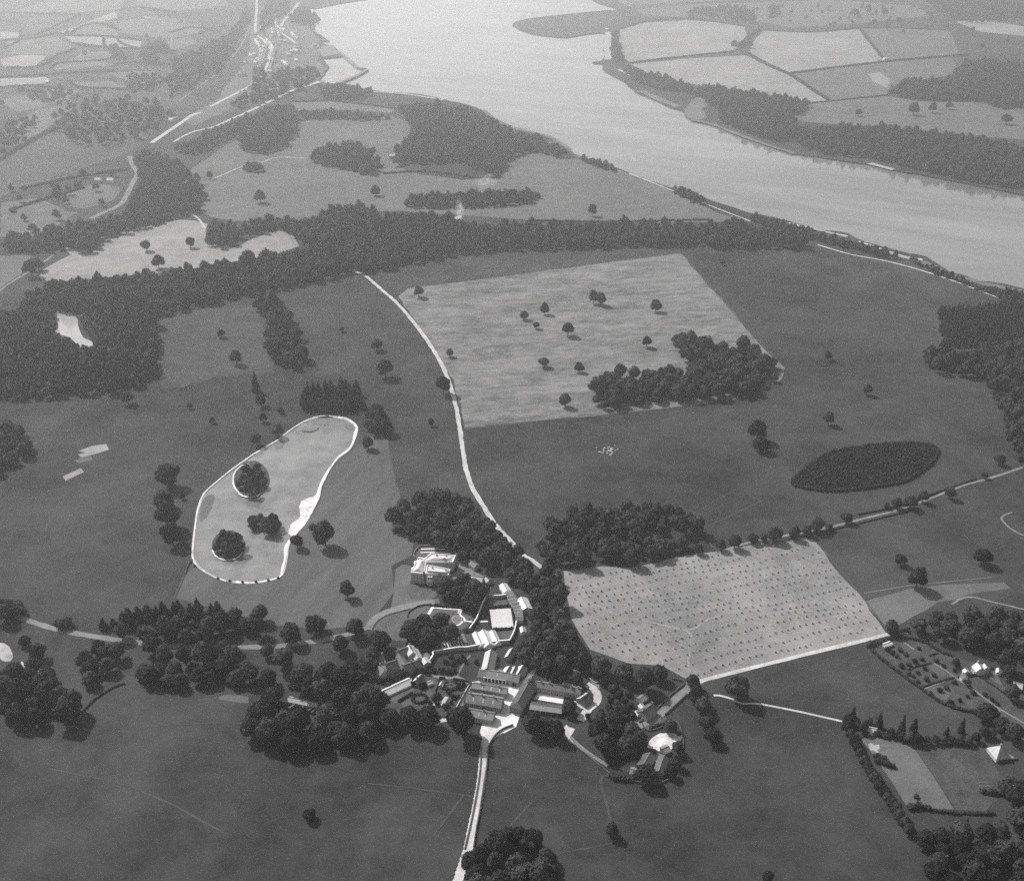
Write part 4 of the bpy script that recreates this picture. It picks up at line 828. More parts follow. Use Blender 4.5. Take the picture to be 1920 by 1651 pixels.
# projecting two-storey bay with a pale dressing on the dark front
a, b = gC[0], gC[1]; d = (b - a).normalized(); n = Vector((d.y, -d.x, 0)).normalized(); d.z = 0
base = [a + d * 1.2, a + d * 2.0 + n * 1.8, a + d * 5.6 + n * 1.8, a + d * 6.4]
mb = MB(); mb.prism([(p.x, p.y) for p in base], -.1, HZ - 1.2); mb.build("bay", M_coping, gh)
face_windows(base[1], base[2], [.25, .75], [HZ - 2.8, 1.9], 1.0); face_windows(base[0], base[1], [.5], [HZ - 2.8, 1.9], .8); face_windows(base[2], base[3], [.5], [HZ - 2.8, 1.9], .8)
for x, y, z, s in ((819, 1040, 12, 1.1), (833, 1047, 12, 1.2), (837, 1041, 11.5, 1.1), (794, 1072.5, 12, 1.2), (824, 1074, 12.2, 1.4), (836, 1068, 11.5, 1.3), (841, 1071, 11.2, 1.1), (811, 1064, 11.5, 1.2)):
    q = loc(x, y, z); put("chimney", CHIM, gh, (q.x, q.y, z - 1.2), .1, 0, (s * 1.3, s * 1.2, s))
w = wall_run([(778, 1046), (776, 1040), (781, 1031), (790, 1024.5), (815, 1024), (838, 1026), (862, 1034)], .5, 1.6, M_stone, "low terrace wall curving behind the great house")

# --- garden and farm walls
wall_run([(806, 1243), (812, 1234), (813.5, 1227), (840, 1222.5), (861, 1219), (878, 1218.5), (908, 1212), (924, 1208.5), (955, 1206)], .7, 3.4, M_stone, "long kitchen garden wall with a bright coping on its near side", coping=M_coping)
wall_run([(955, 1206), (961, 1195), (966, 1181), (968, 1168), (968.3, 1163)], .6, 3.2, M_stone, "curved kitchen garden wall on its right side", coping=M_coping)
wall_run([(913, 1120), (903, 1140), (893, 1165), (880, 1183)], .6, 3.0, M_stone, "straight kitchen garden wall beside the formal garden", coping=M_coping)
wall_run([(914, 1120), (930, 1121.5), (948, 1119.5)], .6, 3.0, M_stone, "short kitchen garden wall at its top end", coping=M_coping)
wall_run([(764, 1157), (765, 1150), (774, 1142), (788, 1135.5), (803, 1133.5)], .5, 1.2, M_moss, "dark curved ha-ha wall below the drive")
wall_run([(871, 1592), (880, 1555), (888, 1517), (893, 1490), (898, 1460), (901, 1430), (902, 1405), (900, 1390)], .5, 1.2, M_moss, "low stone wall along the farm lane's left side")
wall_run([(888, 1588), (893, 1555), (900, 1517), (907, 1470), (912, 1440), (914.5, 1410), (918, 1396), (928, 1380), (942, 1368), (962, 1360)], .6, 1.6, M_moss, "dark stone wall along the farm lane's right side, curving at the top")
wall_run([(1260, 1273), (1284, 1280), (1262, 1300), (1235, 1326)], .6, 1.5, M_moss, "stone wall between the lane and the round tree's paddock")
wall_run([(1288, 1302), (1268, 1321), (1247, 1340)], .6, 1.5, M_moss, "stone wall on the wide lane's field side")
wall_run([(1063, 1393), (1090, 1408), (1120, 1432), (1142, 1450)], .5, 1.3, M_moss, "stone wall along the farm's lower boundary track")
wall_run([(1142, 1450), (1165, 1460), (1190, 1466), (1220, 1470), (1245, 1466), (1264, 1452), (1274, 1432), (1280, 1405), (1281, 1385), (1272, 1358), (1258, 1350)], .5, 1.4, M_moss, "curved stone wall enclosing the saw yard")
wall_run([(1236, 1326), (1214, 1345), (1198, 1354)], .5, 1.3, M_moss, "short stone wall in front of the lane cottage")
wall_run([(1204, 1357), (1214, 1370), (1240, 1364), (1258, 1352)], .5, 1.2, M_moss, "stone wall round the small paddock")
wall_run([(1145, 1279), (1153, 1283), (1178, 1300)], .4, 1.4, M_moss, "garden wall right of the farm drive loop")
wall_run([(1104, 1272), (1117, 1281), (1131, 1276), (1137, 1273)], .4, 1.3, M_render, "pale garden wall above the farm drive loop")
wall_run([(884, 1280), (877, 1293), (868, 1309), (857, 1328), (850, 1336)], .5, 2.0, M_moss, "dark wall between the barns and the shrubbery")
wall_run([(835, 1272), (824, 1272), (820, 1286), (816, 1296)], .4, 1.8, M_moss, "dark wall round the shrubbery's upper left corner")
wall_run([(850, 1273), (868, 1276), (882, 1279)], .5, 1.8, M_moss, "dark wall along the back lane")
wall_run([(1870, 1428), (1895, 1425), (1908, 1423)], .5, 1.5, M_moss, "dark wall in front of the pyramid-roofed house")
wall_run([(361, 1049), (352, 1062), (348, 1075)], .4, 1.0, M_moss, "short wall at the lake's lower left corner")

# --- the harbour town
def town_house(L=7.0, D=7.5, eh=5.0, rh=7.6, wm=M_white, rm=SL3):
    o = empty("terraced_house", (0, 0, 0)); mb = MB()
    vs = [(x, y, z) for x in (-L / 2, L / 2) for y, z in ((-D / 2, -.1), (D / 2, -.1), (D / 2, eh), (0, rh - .1), (-D / 2, eh))]
    mb.add(vs, [(0, 4, 3, 2, 1), (5, 6, 7, 8, 9), (0, 5, 9, 4), (1, 2, 7, 6), (2, 3, 8, 7), (3, 4, 9, 8), (0, 1, 6, 5)]); mb.build("wall", wm, o)
    mb = MB()
    for s in (-1, 1): mb.slab([(-L / 2, s * (D / 2 + .3), eh - .25), (L / 2, s * (D / 2 + .3), eh - .25), (L / 2, 0, rh), (-L / 2, 0, rh)], .2)
    mb.build("roof", rm, o); put("chimney", CHIM, o, (L / 2 - .6, 0, rh + .4))
    return o
TH = [town_house(), town_house(wm=M_render, rm=SL3), town_house(wm=M_render, rm=SL)]
used = [False] * 3
def house_at(p, rz, label, group, k=None):
    k = rng.randrange(3) if k is None else k
    if not used[k]:
        used[k] = True; o = TH[k]; o.location = (p[0], p[1], 0); o.rotation_euler = (0, 0, rz)
    else: o = copy_thing(TH[k], (p[0], p[1], 0), rz)
    s = rng.uniform(1.1, 1.4); o.scale = (1.6, s, s); return tag(o, label, "house", group)
def terrace(px, side, label, group, step=7.0, gap=.0):
    c = smooth(gpts(px), 6); d = 0.0
    for a, b in zip(c, c[1:]):
        L = (b - a).length; t = (b - a).normalized(); nn = Vector((-t.y, t.x)) * side
        while d < L:
            if rng.random() > gap: house_at(a + t * d + nn, math.atan2(t.y, t.x), label, group)
            d += step
        d -= L
terrace([(494, 76), (508, 94), (506, 103), (502, 119), (497, 133)], 9, "pale house in the harbour town's long curving terrace, seaward side", "long curving terrace, seaward side", 13)
terrace([(490, 76), (502, 94), (500, 105), (497, 119), (488, 137)], -9, "pale house in the harbour town's long curving terrace, landward side", "long curving terrace, landward side", 15, .3)
terrace([(480, 78), (486, 86), (489, 91)], 0, "pale house in the short harbour terrace above the curve", "short terrace above the curve", 11)
terrace([(491, 94), (489, 106), (487, 119)], 0, "pale house in the straight harbour terrace inside the curve", "straight terrace inside the curve", 13)
terrace([(519, 40), (519, 50), (527, 56), (536, 60)], 0, "pale house in the bent harbour terrace near the bay", "bent terrace near the bay", 13)
terrace([(511, 58), (513, 66)], 0, "pale house in the first short row near the bay", "first short row near the bay", 13)
terrace([(521, 58), (524, 66), (526, 72)], 0, "pale house in the second short row near the bay", "second short row near the bay", 13)
terrace([(547, 64), (553, 70), (560, 75)], 0, "pale house in the row leading down to the quay", "row down to the quay", 13)
terrace([(484, 152), (470, 161), (455, 170), (440, 178)], 14, "house strung along the harbour road's lower end", "houses on the lower harbour road", 24, .35)
for k, (x, y) in enumerate(((558, 86), (554, 92), (553, 98), (557, 100), (543, 94), (541, 105), (540, 107), (535, 123), (538, 121), (531, 119), (575, 124), (579, 129), (589, 88), (598, 91), (548, 100), (562, 91), (471, 108), (460, 120), (480, 121), (452, 143), (458, 143), (492, 152), (494, 156), (545, 148), (541, 150), (478, 156), (474, 165), (470, 166), (480, 66), (491, 53), (494, 61), (515, 70), (535, 80), (525, 85))):
    house_at(at(x, y).to_2d(), rng.uniform(-.6, .6), "detached pale house scattered through the harbour town", "scattered harbour houses")
for q in scatter([(470, 95), (500, 60), (540, 75), (575, 85), (590, 110), (585, 135), (540, 160), (500, 165), (470, 150)], 62, jit=.5):
    house_at(q, rng.uniform(-.8, .8), "detached pale house scattered through the harbour town", "scattered harbour houses")
for x, y, l in ((712, 314, "lone white cottage among the riverside trees"), (736, 297, "lone pale cottage deeper in the riverside trees"), (90, 157, "lone white farmhouse on the far left hillside"), (103, 175, "second white farmhouse on the far left hillside"), (272, 107, "white farmhouse beside far hillside trees"), (1138, 58, "white ferry house at the far shore landing"), (1036, 272, "long white boathouse on the near shore"), (270, 160, "small far farmhouse above the dark hillside"), (208, 342, "white cottage beside the bent woodland track"), (185, 342, "second cottage left of the bent woodland track"), (330, 225, "white building at the harbour road's bend"), (322, 228, "second white building at the harbour road's bend"), (1660, 113, "lone far farmhouse by the bright field corner")):
    o = house_at(at(x, y).to_2d(), rng.uniform(-.5, .5), l, None); o.scale = (1.6, 1.2, 1.1)
# quays and piers
def quay(px, w, h, label, m=M_stone):
    return wall_run(px, w, h, m, label, "pier", "pier", 2, -4.0)
quay([(636, 97), (655, 113), (672, 127), (686, 128)], 9, 1.2, "upper stone pier of the harbour entrance")
quay([(688, 131), (670, 142), (650, 150), (632, 158)], 9, 1.2, "lower stone pier of the harbour entrance")
quay([(586, 74.5), (600, 75.5), (617, 76.5)], 7, 1.2, "long narrow slipway jutting into the harbour bay")
sheet("quay", gpts([(594, 88), (622, 85), (632, 96), (636, 101), (606, 107), (598, 98)]), .4, M_stone, "dark slate quay by the dock", "quay")
sheet("mud", wob(gpts([(612, 132), (628, 133), (655, 134), (668, 139), (650, 148), (630, 156), (602, 153), (600, 147)]), 2), -2.2, M_sand, "pale mud in the drying dock", "mud", skirt=1)
# field walls too thin to show courses
wall_run([(1320, 990), (1330, 1018), (1345, 1035)], .5, 1.3, M_moss, "park wall at the triangular wood's right edge")
# ================================================================== TREES THAT STAND ALONE (crown middle x, y and width in the photograph)
for x, y, w, l in (
 (273, 459, 23, "spreading lone tree, upper left of three in the pale rolling meadow"), (356, 453, 19, "lone tree of the pale rolling meadow nearest the dark round copse"), (296, 488, 24, "lowest of the three trees in the pale rolling meadow"),
 (56, 500, 30, "dark tree beside the lane at the left edge"), (70, 494, 24, "second dark tree beside the left-edge lane, right of the first"),
 (414, 624, 17, "small tree alone in the worn pasture's middle"), (442, 667, 25, "round dark tree left of the strip clump's lower end"), (238, 744, 27, "dark tree standing just below the western wood"),
 (489, 748, 23, "round tree below the pointed tree near the lake's pinewood"), (493, 781, 16, "small bushy tree above the lake's upper left bank"), (526, 769, 14, "small tree with a bare tall trunk near the pinewood"),
 (520, 805, 25, "round dark tree on the lake's upper left bank"), (480, 822, 23, "paler round tree a little way from the lake's upper left bank"), (355, 760, 11, "ragged sapling in the open left pasture"), (398, 787, 13, "small round bush-like tree in the open left pasture"),
 (641, 616, 10, "tiny tree alone between the strip clump and the park drive"), (706, 645, 24, "ragged tree left of the park drive, upper one of a pair"), (722, 688, 33, "big round tree left of the park drive, lower one of a pair"), (831, 719, 31, "dark round tree overhanging the park drive"), (689, 829, 24, "bush-like tree below the pinewood by the lake"), (808, 790, 13, "spindly young tree between the pinewood and the drive"),
 (785, 545, 22, "hay field tree in its top left corner"), (983, 590, 20, "hay field tree, left of the small cluster in the middle"), (1022, 577, 19, "hay field tree, top of the small cluster in the middle"), (1006, 609, 15, "smallest hay field tree, in the middle cluster"), (1065, 615, 25, "big round hay field tree right of the middle cluster"),
 (1113, 554, 22, "left of two touching trees high in the hay field"), (1126, 558, 24, "right of two touching trees high in the hay field"), (1230, 571, 23, "hay field tree nearest the field's right side"), (1213, 639, 20, "hay field tree beside the bent wood's upper tip"), (843, 660, 16, "small hay field tree close to the park drive"), (1020, 678, 23, "lower hay field tree, left of two in line"), (1086, 687, 19, "lower hay field tree, right of two in line"), (1060, 748, 25, "hay field tree at the bent wood's lower left end"), (1163, 694, 28, "tall tree rising from the bent wood's top edge"),
 (1553, 665, 17, "faint bushy tree in the wide park right of the bent wood"), (1627, 729, 20, "dark tree in the right-hand park, upper of two"), (1555, 782, 25, "dark round tree in the right-hand park, lower of two"), (1422, 803, 36, "upper big tree of a touching pair in the right-hand park"), (1428, 831, 34, "lower big tree of a touching pair in the right-hand park"),
 (1356, 492, 9, "small bare tree high in the right-hand park"), (1111, 392, 19, "lone dark tree in the riverside meadow"), (487, 366, 22, "hazy tall tree in the meadow left of the long coppice"), (704, 356, 22, "hazy tree near the end of the long coppice"), (393, 327, 13, "small tree on the pale riverside path"), (910, 386, 0, ""),
 (650, 1102, 31, "lone dark tree on the lawn left of the great house"), (587, 988, 20, "small tree at the lake's right bank, joined to a bigger one"), (608, 997, 46, "big tree at the lake's right bank beside the gravel spit"), (556, 1013, 27, "dark tree standing on the lake rim"),
 (312, 888, 50, "topmost big tree of the dark column left of the lake"), (305, 934, 42, "second big tree of the dark column left of the lake"), (312, 961, 48, "third big tree of the dark column left of the lake"), (320, 998, 42, "lowest big tree of the dark column left of the lake"), (341, 930, 13, "small tree right of the dark column by the lake"),
 (590, 1168, 44, "big leaning tree left of the drive above the lower lawn"), (545, 1184, 42, "round tree right of the shrubbery belt"), (665, 1174, 42, "tall dark tree in the drive's bend"), (638, 1205, 36, "paler tree below the drive's bend"), (713, 1199, 46, "round tree below the drive, nearest the cottages"), (700, 1225, 30, "small dark tree beside the pale-roofed cottage"),
 (1690, 1048, 26, "smaller of two trees in the pasture right of the corn field"), (1722, 1080, 38, "larger of two trees in the pasture right of the corn field"), (1843, 1041, 38, "lone round tree near the right edge"), (1673, 1173, 28, "round dark tree at the corn field's lower right corner"),
 (580, 1525, 28, "lone dark tree in the bottom left pasture"), (1147, 1553, 28, "lone round tree below the farm at the worn track's end"), (1440, 1642, 27, "dark tree cut by the bottom edge"), (1385, 1286, 46, "big spreading tree beside the thin footpath"), (1237, 1260, 36, "round tree at the lane wall's top corner"),
 (865, 1349, 58, "great round tree in front of the lowest barn"), (800, 1344, 54, "great tree below the cottage gardens, left of the round one"), (768, 1342, 46, "dark tree below the hedge ring"), (838, 1325, 20, "small tree beside the pale garden path"), (1068, 1325, 34, "dark tree at the open-fronted shed's right end"), (1102, 1341, 12, "tiny ball-shaped tree on the drive loop"),
 (1000, 1352, 44, "left one of the tree row below the open-fronted shed"), (1024, 1360, 38, "middle one of the tree row below the open-fronted shed"), (1044, 1366, 36, "right one of the tree row below the open-fronted shed"),
 (1212, 1450, 46, "big dark tree over the saw yard's lower end"), (1272, 1400, 26, "upper tree along the saw yard's right wall"), (1268, 1424, 26, "middle tree along the saw yard's right wall"), (1258, 1444, 26, "lower tree along the saw yard's right wall"), (1258, 1360, 30, "bushy tree above the white spoil heap"),
 (1300, 1276, 30, "topmost tree of the row at the lane junction"), (1306, 1299, 34, "second tree of the row at the lane junction"), (1318, 1318, 36, "third tree of the row at the lane junction"), (1326, 1354, 36, "upper tree of the dark pair in the right-hand pasture"), (1335, 1377, 36, "lower tree of the dark pair in the right-hand pasture"),
 (1208, 1270, 44, "tree above the lane cottage, left of the round one"), (1172, 1258, 40, "tree at the corn field's corner, third from the round one"), (1126, 1247, 48, "big tree at the corn field's lower left corner"), (1096, 1236, 42, "tree between the belt wood and the big corner tree"), (1131, 1277, 18, "small tree over the pale garden wall"), (1080, 1270, 30, "tree beside the short path right of the farm"),
 (835, 1097, 36, "dark cedar-like tree at the great house's front corner"), (870, 1088, 36, "tall tree right of the great house, left of the service yard"), (888, 1100, 42, "wide dark tree between the great house and the kitchen garden"), (862, 1112, 36, "dark tree above the formal garden's walk"), (884, 1122, 38, "dark tree behind the kitchen garden's straight wall"), (842, 1117, 26, "smaller dark tree above the formal garden's walk"), (905, 1106, 30, "dark tree near the small white outbuilding"),
 (826, 1163, 42, "darkest tree in the middle of the formal garden"), (794, 1166, 40, "dark tree at the formal garden's left"), (770, 1178, 42, "leftmost dark tree of the formal garden group"), (804, 1190, 44, "lowest dark tree of the formal garden group"), (846, 1183, 36, "dark tree between the formal garden and the dug beds"), (775, 1195, 30, "tree above the tan gabled house"),
 (1847, 890, 15, "small tree beside the climbing lane near the right wood"), (1783, 922, 22, "tree standing over the climbing lane"), (1732, 929, 22, "paler tree behind the climbing lane"), (1708, 940, 30, "largest tree on the climbing lane"), (1682, 942, 20, "tree left of the largest one on the climbing lane"), (1663, 947, 11, "slim little tree on the climbing lane"), (1588, 969, 27, "round tree alone on the lower climbing lane"), (1555, 987, 17, "small tree at the right end of the lane's thick row"), (1533, 982, 30, "tallest tree in the lane's thick row"), (1513, 993, 26, "second tree in the lane's thick row"), (1491, 997, 24, "left tree in the lane's thick row"), (1453, 999, 31, "broad tree left of the lane's thick row"), (1431, 1007, 18, "small tree between two broad ones on the lane"), (1412, 1008, 24, "tree on the lane, third from the triangular wood"), (1378, 1014, 28, "tree on the lane, second from the triangular wood"), (1352, 1020, 22, "tree on the lane touching the triangular wood"), (1875, 860, 24, "tree jutting from the right wood above the lane"),
 (1853, 1334, 44, "big pale-leaved tree over the fruit garden's lower hedge"), (1880, 1357, 36, "dark tree behind the pyramid-roofed house"), (1902, 1370, 40, "second dark tree behind the pyramid-roofed house"), (1793, 1241, 18, "dark tree beside the gardener's cottage"), (1893, 1258, 30, "tree right of the gardener's cottage yard"), (1900, 1296, 30, "tree at the right edge near the low pale cottage"), (1888, 1235, 40, "wide tree over the fruit garden's upper right"), (1592, 1347, 26, "tree at the right-hand hedge's top corner"),
 (70, 1220, 36, "open-crowned tree beside the pale bank on the left"), (45, 1200, 26, "smaller open-crowned tree by the drive's left end"), (60, 1246, 30, "tree below the open-crowned one on the left bank"), (88, 1262, 34, "dark tree at the left bank's lower side"),
 (183, 1212, 30, "left tree of the trio below the drive's left part"), (200, 1220, 34, "middle tree of the trio below the drive's left part"), (218, 1218, 34, "right tree of the trio below the drive's left part"), (157, 1232, 32, "dark tree left of the trio below the drive"), (284, 1208, 40, "upper tree of the pair below the drive, left of the wide dark group"), (306, 1224, 36, "lower tree of the pair below the drive, left of the wide dark group"), (345, 1226, 38, "left tree of the wide dark group below the drive"), (378, 1222, 50, "largest tree of the wide dark group below the drive"), (396, 1224, 34, "right tree of the wide dark group below the drive"), (420, 1212, 34, "upper tree just right of the wide dark group"), (436, 1226, 42, "lower tree just right of the wide dark group"), (500, 1219, 28, "small leaning tree in the lower lawn"), (532, 1233, 46, "big round tree in the lower lawn"), (1262, 352, 0, ""),
 (1610, 210, 14, "faint tree in the far pasture, left"), (1714, 202, 22, "tall-stemmed tree beyond the far shore wood"), (1750, 200, 16, "small tree in the far pasture, middle"), (1780, 197, 14, "small tree in the far pasture, right"), (1888, 222, 22, "tree in the far pasture at the right edge"), (1603, 23, 18, "far tree, left of a distant trio"), (1628, 16, 14, "far tree, top of a distant trio"), (1660, 22, 13, "far tree, right of a distant trio"), (1687, 38, 11, "small far tree below the distant trio"), (1641, 40, 9, "tiniest far tree below the distant trio"),
 (1377, 82, 16, "left tree of the clump between the two bright wheat fields"), (1392, 85, 18, "middle tree of the clump between the two bright wheat fields"), (1405, 82, 14, "right tree of the clump between the two bright wheat fields")):
    if w: tree(x, y, w, l)
for x, y, w, l, h in ((478, 714, 17, "pointed dark tree left of the lakeside pinewood", 1.7), (1600, 1337, 15, "tall pointed tree at the right-hand hedge's top corner", 1.9), (1650, 1348, 17, "first pointed conifer in the row above the pale strip", 1.5), (1693, 1356, 17, "second and tallest pointed conifer in the row above the pale strip", 1.9), (1715, 1360, 20, "third conifer in the row above the pale strip, broadest", 1.4), (1805, 1358, 15, "pointed conifer at the row's right end", 1.8), (1776, 1370, 14, "short stout conifer near the row's right end", 1.2), (1044, 1262, 26, "pale-tipped conifer behind the slate cottages", 1.6), (1812, 1545, 14, "pointed conifer at the lower right wood's top", 1.6), (1790, 1546, 10, "smaller pointed conifer beside it at the lower right wood's top", 1.5)):
    tree(x, y, w, l, 'cone', h)
for x, y, w, l in ((118, 1168, 38, "flat dark shrub by the drive's left part"), (28, 1140, 46, "broad low shrub where the drive leaves on the left"), (806.5, 1133, 8, "left clipped bush at the garden walk"), (817, 1133.5, 9, "right clipped bush at the garden walk"), (1718, 1492, 12, "dark flat shrub in the pale mown strip"),
 (869.5, 1147, 3, "little clipped bush at the formal garden's upper right"), (880, 1160, 3.2, "little clipped bush on the formal garden's right lawn"), (876, 1167, 3.2, "little clipped bush below the short garden walk"), (855, 1176.5, 3.4, "little clipped bush below the lily pond"), (849, 1150, 2.8, "little clipped bush above the lily pond"), (857.5, 1149.5, 2.6, "second little clipped bush above the lily pond")):
    tree(x, y, w, l, 'bush')
for x, y, l in ((365, 1060, "first"), (408.5, 1083.5, "second"), (430.5, 1088, "third"), (454.5, 1090.5, "fourth"), (480, 1089.5, "fifth"), (503, 1086.5, "sixth"), (521.5, 1082.5, "last")):
    tree(x, y, 6.5, l + " low bush along the lake's near rim, counting from the left", 'bush', None, "bushes along the lake's near rim")
# fruit garden: every bush the same kind of thing
for x, y in ((540,540),(610,500),(650,640),(730,590),(750,710),(650,750),(840,670),(540,650),(590,680),(910,850),(990,820),(1090,760),(1230,760),(800,880),(1150,970),(1240,920),(1310,880),(1040,1000),(390,440),(430,360),(280,360),(870,500),(960,560),(340,400),(700,480),(500,420),(660,350),(450,560),(1450,900),(1540,960),(1600,1010),(1260,800),(1440,1100),(1090,610)):
    tree(1620 + x / 6.4, 1160 + y / 6.4, rng.uniform(9, 14), "low fruit bush in the right-hand fruit garden's plots", 'bush', None, "fruit bushes of the right-hand garden")
for i in range(14):     # hedge ring
    a = i * math.tau / 14; tree(786.5 + 14 * math.cos(a), 1308 + 8.5 * math.sin(a), 7, "clipped bush in the dark ring of the cottage gardens", 'bush', 1.3, "ring of clipped bushes")
for x, y in ((748, 1313), (752, 1310.5), (756, 1308), (760, 1305.5), (764, 1303), (768, 1300.5), (772, 1298)): tree(x, y, 7, "dark bush in the row beside the hedge ring", 'bush', 1.3, "row of bushes beside the hedge ring")
for x, y, w in ((1150, 1290, 20), (1162, 1300, 20), (1146, 1308, 18), (1158, 1318, 20), (1172, 1312, 20), (1142, 1324, 17), (1154, 1333, 18), (1170, 1330, 22), (1182, 1322, 18), (1128, 1333, 13), (1178, 1300, 16), (1186, 1340, 18), (1128, 1346, 12)):
    tree(x, y, w, "round dark bush in the plantation between drive loop and lane cottage", 'bush', 1.25, "round bushes right of the drive loop")
for x, y, w in ((835, 1280, 14), (845, 1286, 15), (852, 1278, 14), (860, 1284, 16), (838, 1290, 14), (868, 1282, 12), (815, 1308, 14), (822, 1302, 14), (850, 1305, 13), (842, 1298, 11), (800, 1258, 16), (812, 1256, 14), (826, 1254, 16), (840, 1258, 16), (850, 1256, 14), (780, 1256, 16), (760, 1262, 18), (748, 1265, 16), (738, 1270, 18), (792, 1284, 16), (776, 1280, 15), (848, 1242, 14), (858, 1236, 13), (866, 1230, 12), (846, 1230, 13), (836, 1240, 12), (872, 1238, 12), (893, 1240, 12), (728, 1284, 14), (716, 1276, 14), (726, 1262, 12), (820, 1318, 12), (812, 1330, 14), (806, 1316, 10), (858, 1304, 10), (846, 1316, 9)):
    tree(x, y, w, "dark bush among the crowded cottage gardens left of the barns", 'bush', 1.2, "bushes of the cottage gardens")

# ================================================================== WOODS WHOSE TREES CAN BE TOLD APART
def grove(poly, sp, label, group, kind='broad', d=(.95, 1.4), holes=(), hf=None, zt=5.0):
    for q in scatter(poly, sp, holes, zt, inset=.17 * sp): plant(q, sp * rng.uniform(*d), kind, label, group, (hf or 1.0) * rng.uniform(.9, 1.2))
grove([(455, 1372), (462, 1330), (480, 1302), (520, 1288), (556, 1282), (610, 1290), (640, 1300), (690, 1290), (715, 1320), (745, 1350), (735, 1372), (690, 1385), (640, 1400), (560, 1402), (490, 1395)], 13.5, "tree of the big rounded wood in the lower left pasture", "trees of the big rounded lower left wood", holes=([(532, 1302), (602, 1312), (606, 1350), (530, 1342)],))
grove([(858, 1650), (866, 1608), (900, 1590), (930, 1575), (975, 1558), (1005, 1562), (1020, 1590), (1042, 1625), (1056, 1690), (1000, 1720), (870, 1720)], 12.5, "tree of the dark clump at the bottom edge by the lane", "trees of the bottom edge clump")
grove([(1692, 1552), (1740, 1548), (1800, 1562), (1850, 1560), (1920, 1530), (1960, 1540), (1960, 1740), (1800, 1740), (1745, 1650)], 11.5, "tree of the dense wood in the bottom right corner", "trees of the bottom right wood")
grove([(1880, 1470), (1925, 1468), (1950, 1530), (1890, 1530), (1860, 1505)], 12.5, "tree beside the dug allotment at the right edge", "trees right of the allotment")
grove([(1080, 1385), (1090, 1368), (1130, 1350), (1160, 1340), (1195, 1358), (1210, 1385), (1205, 1408), (1180, 1420), (1140, 1418), (1100, 1405)], 12.5, "tree of the dark grove between farm and saw yard", "trees of the grove between farm and saw yard")
for x, y, w in ((880, 1612, 42), (905, 1598, 40), (935, 1580, 42), (972, 1566, 44), (1002, 1572, 42), (890, 1640, 44), (1022, 1604, 42), (1036, 1634, 40)):
    tree(x, y, w, "tree of the dark clump at the bottom edge by the lane", 'broad', None, "trees of the bottom edge clump")
for x, y, w in ((478, 1335, 44), (470, 1362, 44), (500, 1380, 44), (545, 1390, 44), (595, 1388, 44), (640, 1380, 42), (690, 1368, 42), (725, 1350, 40)):
    tree(x, y, w, "tree of the big rounded wood in the lower left pasture", 'broad', None, "trees of the big rounded lower left wood")
for k, (x, y) in enumerate(((1590, 1362), (1595, 1374), (1602, 1386), (1608, 1399), (1614, 1411), (1620, 1424), (1628, 1435), (1634, 1447), (1643, 1457), (1650, 1470), (1659, 1480), (1664, 1493), (1673, 1503), (1682, 1514), (1688, 1527), (1697, 1538), (1704, 1552))):
    tree(x, y, rng.uniform(20, 27), "bushy tree of the hedgerow running down beside the pale mown strip", 'broad', None, "hedgerow trees beside the pale strip")
for x, y in ((1630, 1350), (1672, 1372), (1690, 1377), (1706, 1380), (1722, 1384), (1738, 1386), (1754, 1384), (1770, 1386), (1786, 1386), (1800, 1384), (1816, 1386), (1832, 1380), (1846, 1370), (1860, 1372), (1618, 1362), (1606, 1352)):
    tree(x, y, rng.uniform(17, 24), "dark tree of the thick row between pasture and allotments", 'broad', None, "trees of the row above the allotments")
grove([(140, 1250), (200, 1244), (260, 1248), (320, 1246), (400, 1248), (480, 1260), (560, 1266), (600, 1256), (640, 1244), (700, 1230), (716, 1240), (680, 1264), (640, 1292), (560, 1292), (470, 1290), (380, 1286), (300, 1282), (215, 1282), (150, 1280)], 12.0, "tree of the long belt below the lower lawn", "trees of the belt below the lower lawn", hf=.85)
grove([(-10, 1265), (40, 1262), (120, 1275), (150, 1310), (150, 1350), (110, 1376), (60, 1370), (20, 1345), (-10, 1320)], 14, "tree of the dark wood at the left edge below the pale bank", "trees of the dark left edge wood")
grove([(-10, 1100), (10, 1105), (22, 1140), (26, 1175), (0, 1195), (-15, 1190)], 13, "tree at the left edge where the drive leaves", "trees at the drive's left end")
grove([(380, 1168), (410, 1166), (470, 1150), (505, 1145), (520, 1165), (525, 1192), (480, 1200), (400, 1200), (320, 1195), (260, 1186), (300, 1174)], 14, "tree in the lower right part of the shrubbery belt", "trees of the shrubbery belt")
for cx, cy, rx, ry, n, w, l, g in ((471, 899, 27, 26, 12, 19, "tree crowded on the round upper lake island", "trees of the upper lake island"), (428, 1019, 25, 22, 10, 20, "tree crowded on the lower lake island", "trees of the lower lake island")):
    for i in range(n):
        r = math.sqrt((i + .5) / n); a = i * 2.4; tree(cx + rx * r * math.cos(a), cy - 2 + ry * r * math.sin(a), w * rng.uniform(.85, 1.2), l, 'broad', None, g)
for x, y, w in ((474, 974, 24), (487, 972, 22), (500, 980, 26), (512, 972, 24), (519, 982, 22), (495, 990, 20), (509, 990, 24), (473, 984, 18)):
    tree(x, y, w, "tree standing in the water between the lake islands and the spit", 'broad', None, "trees standing in the lake")
sheet("island", wob(smooth(gpts([(468, 982), (478, 973), (500, 974), (520, 978), (524, 990), (508, 999), (490, 996), (474, 994)]), 3, True), .4), -.3, M_rough, "low ragged island under the lake's right-hand trees", "island", skirt=1.2)

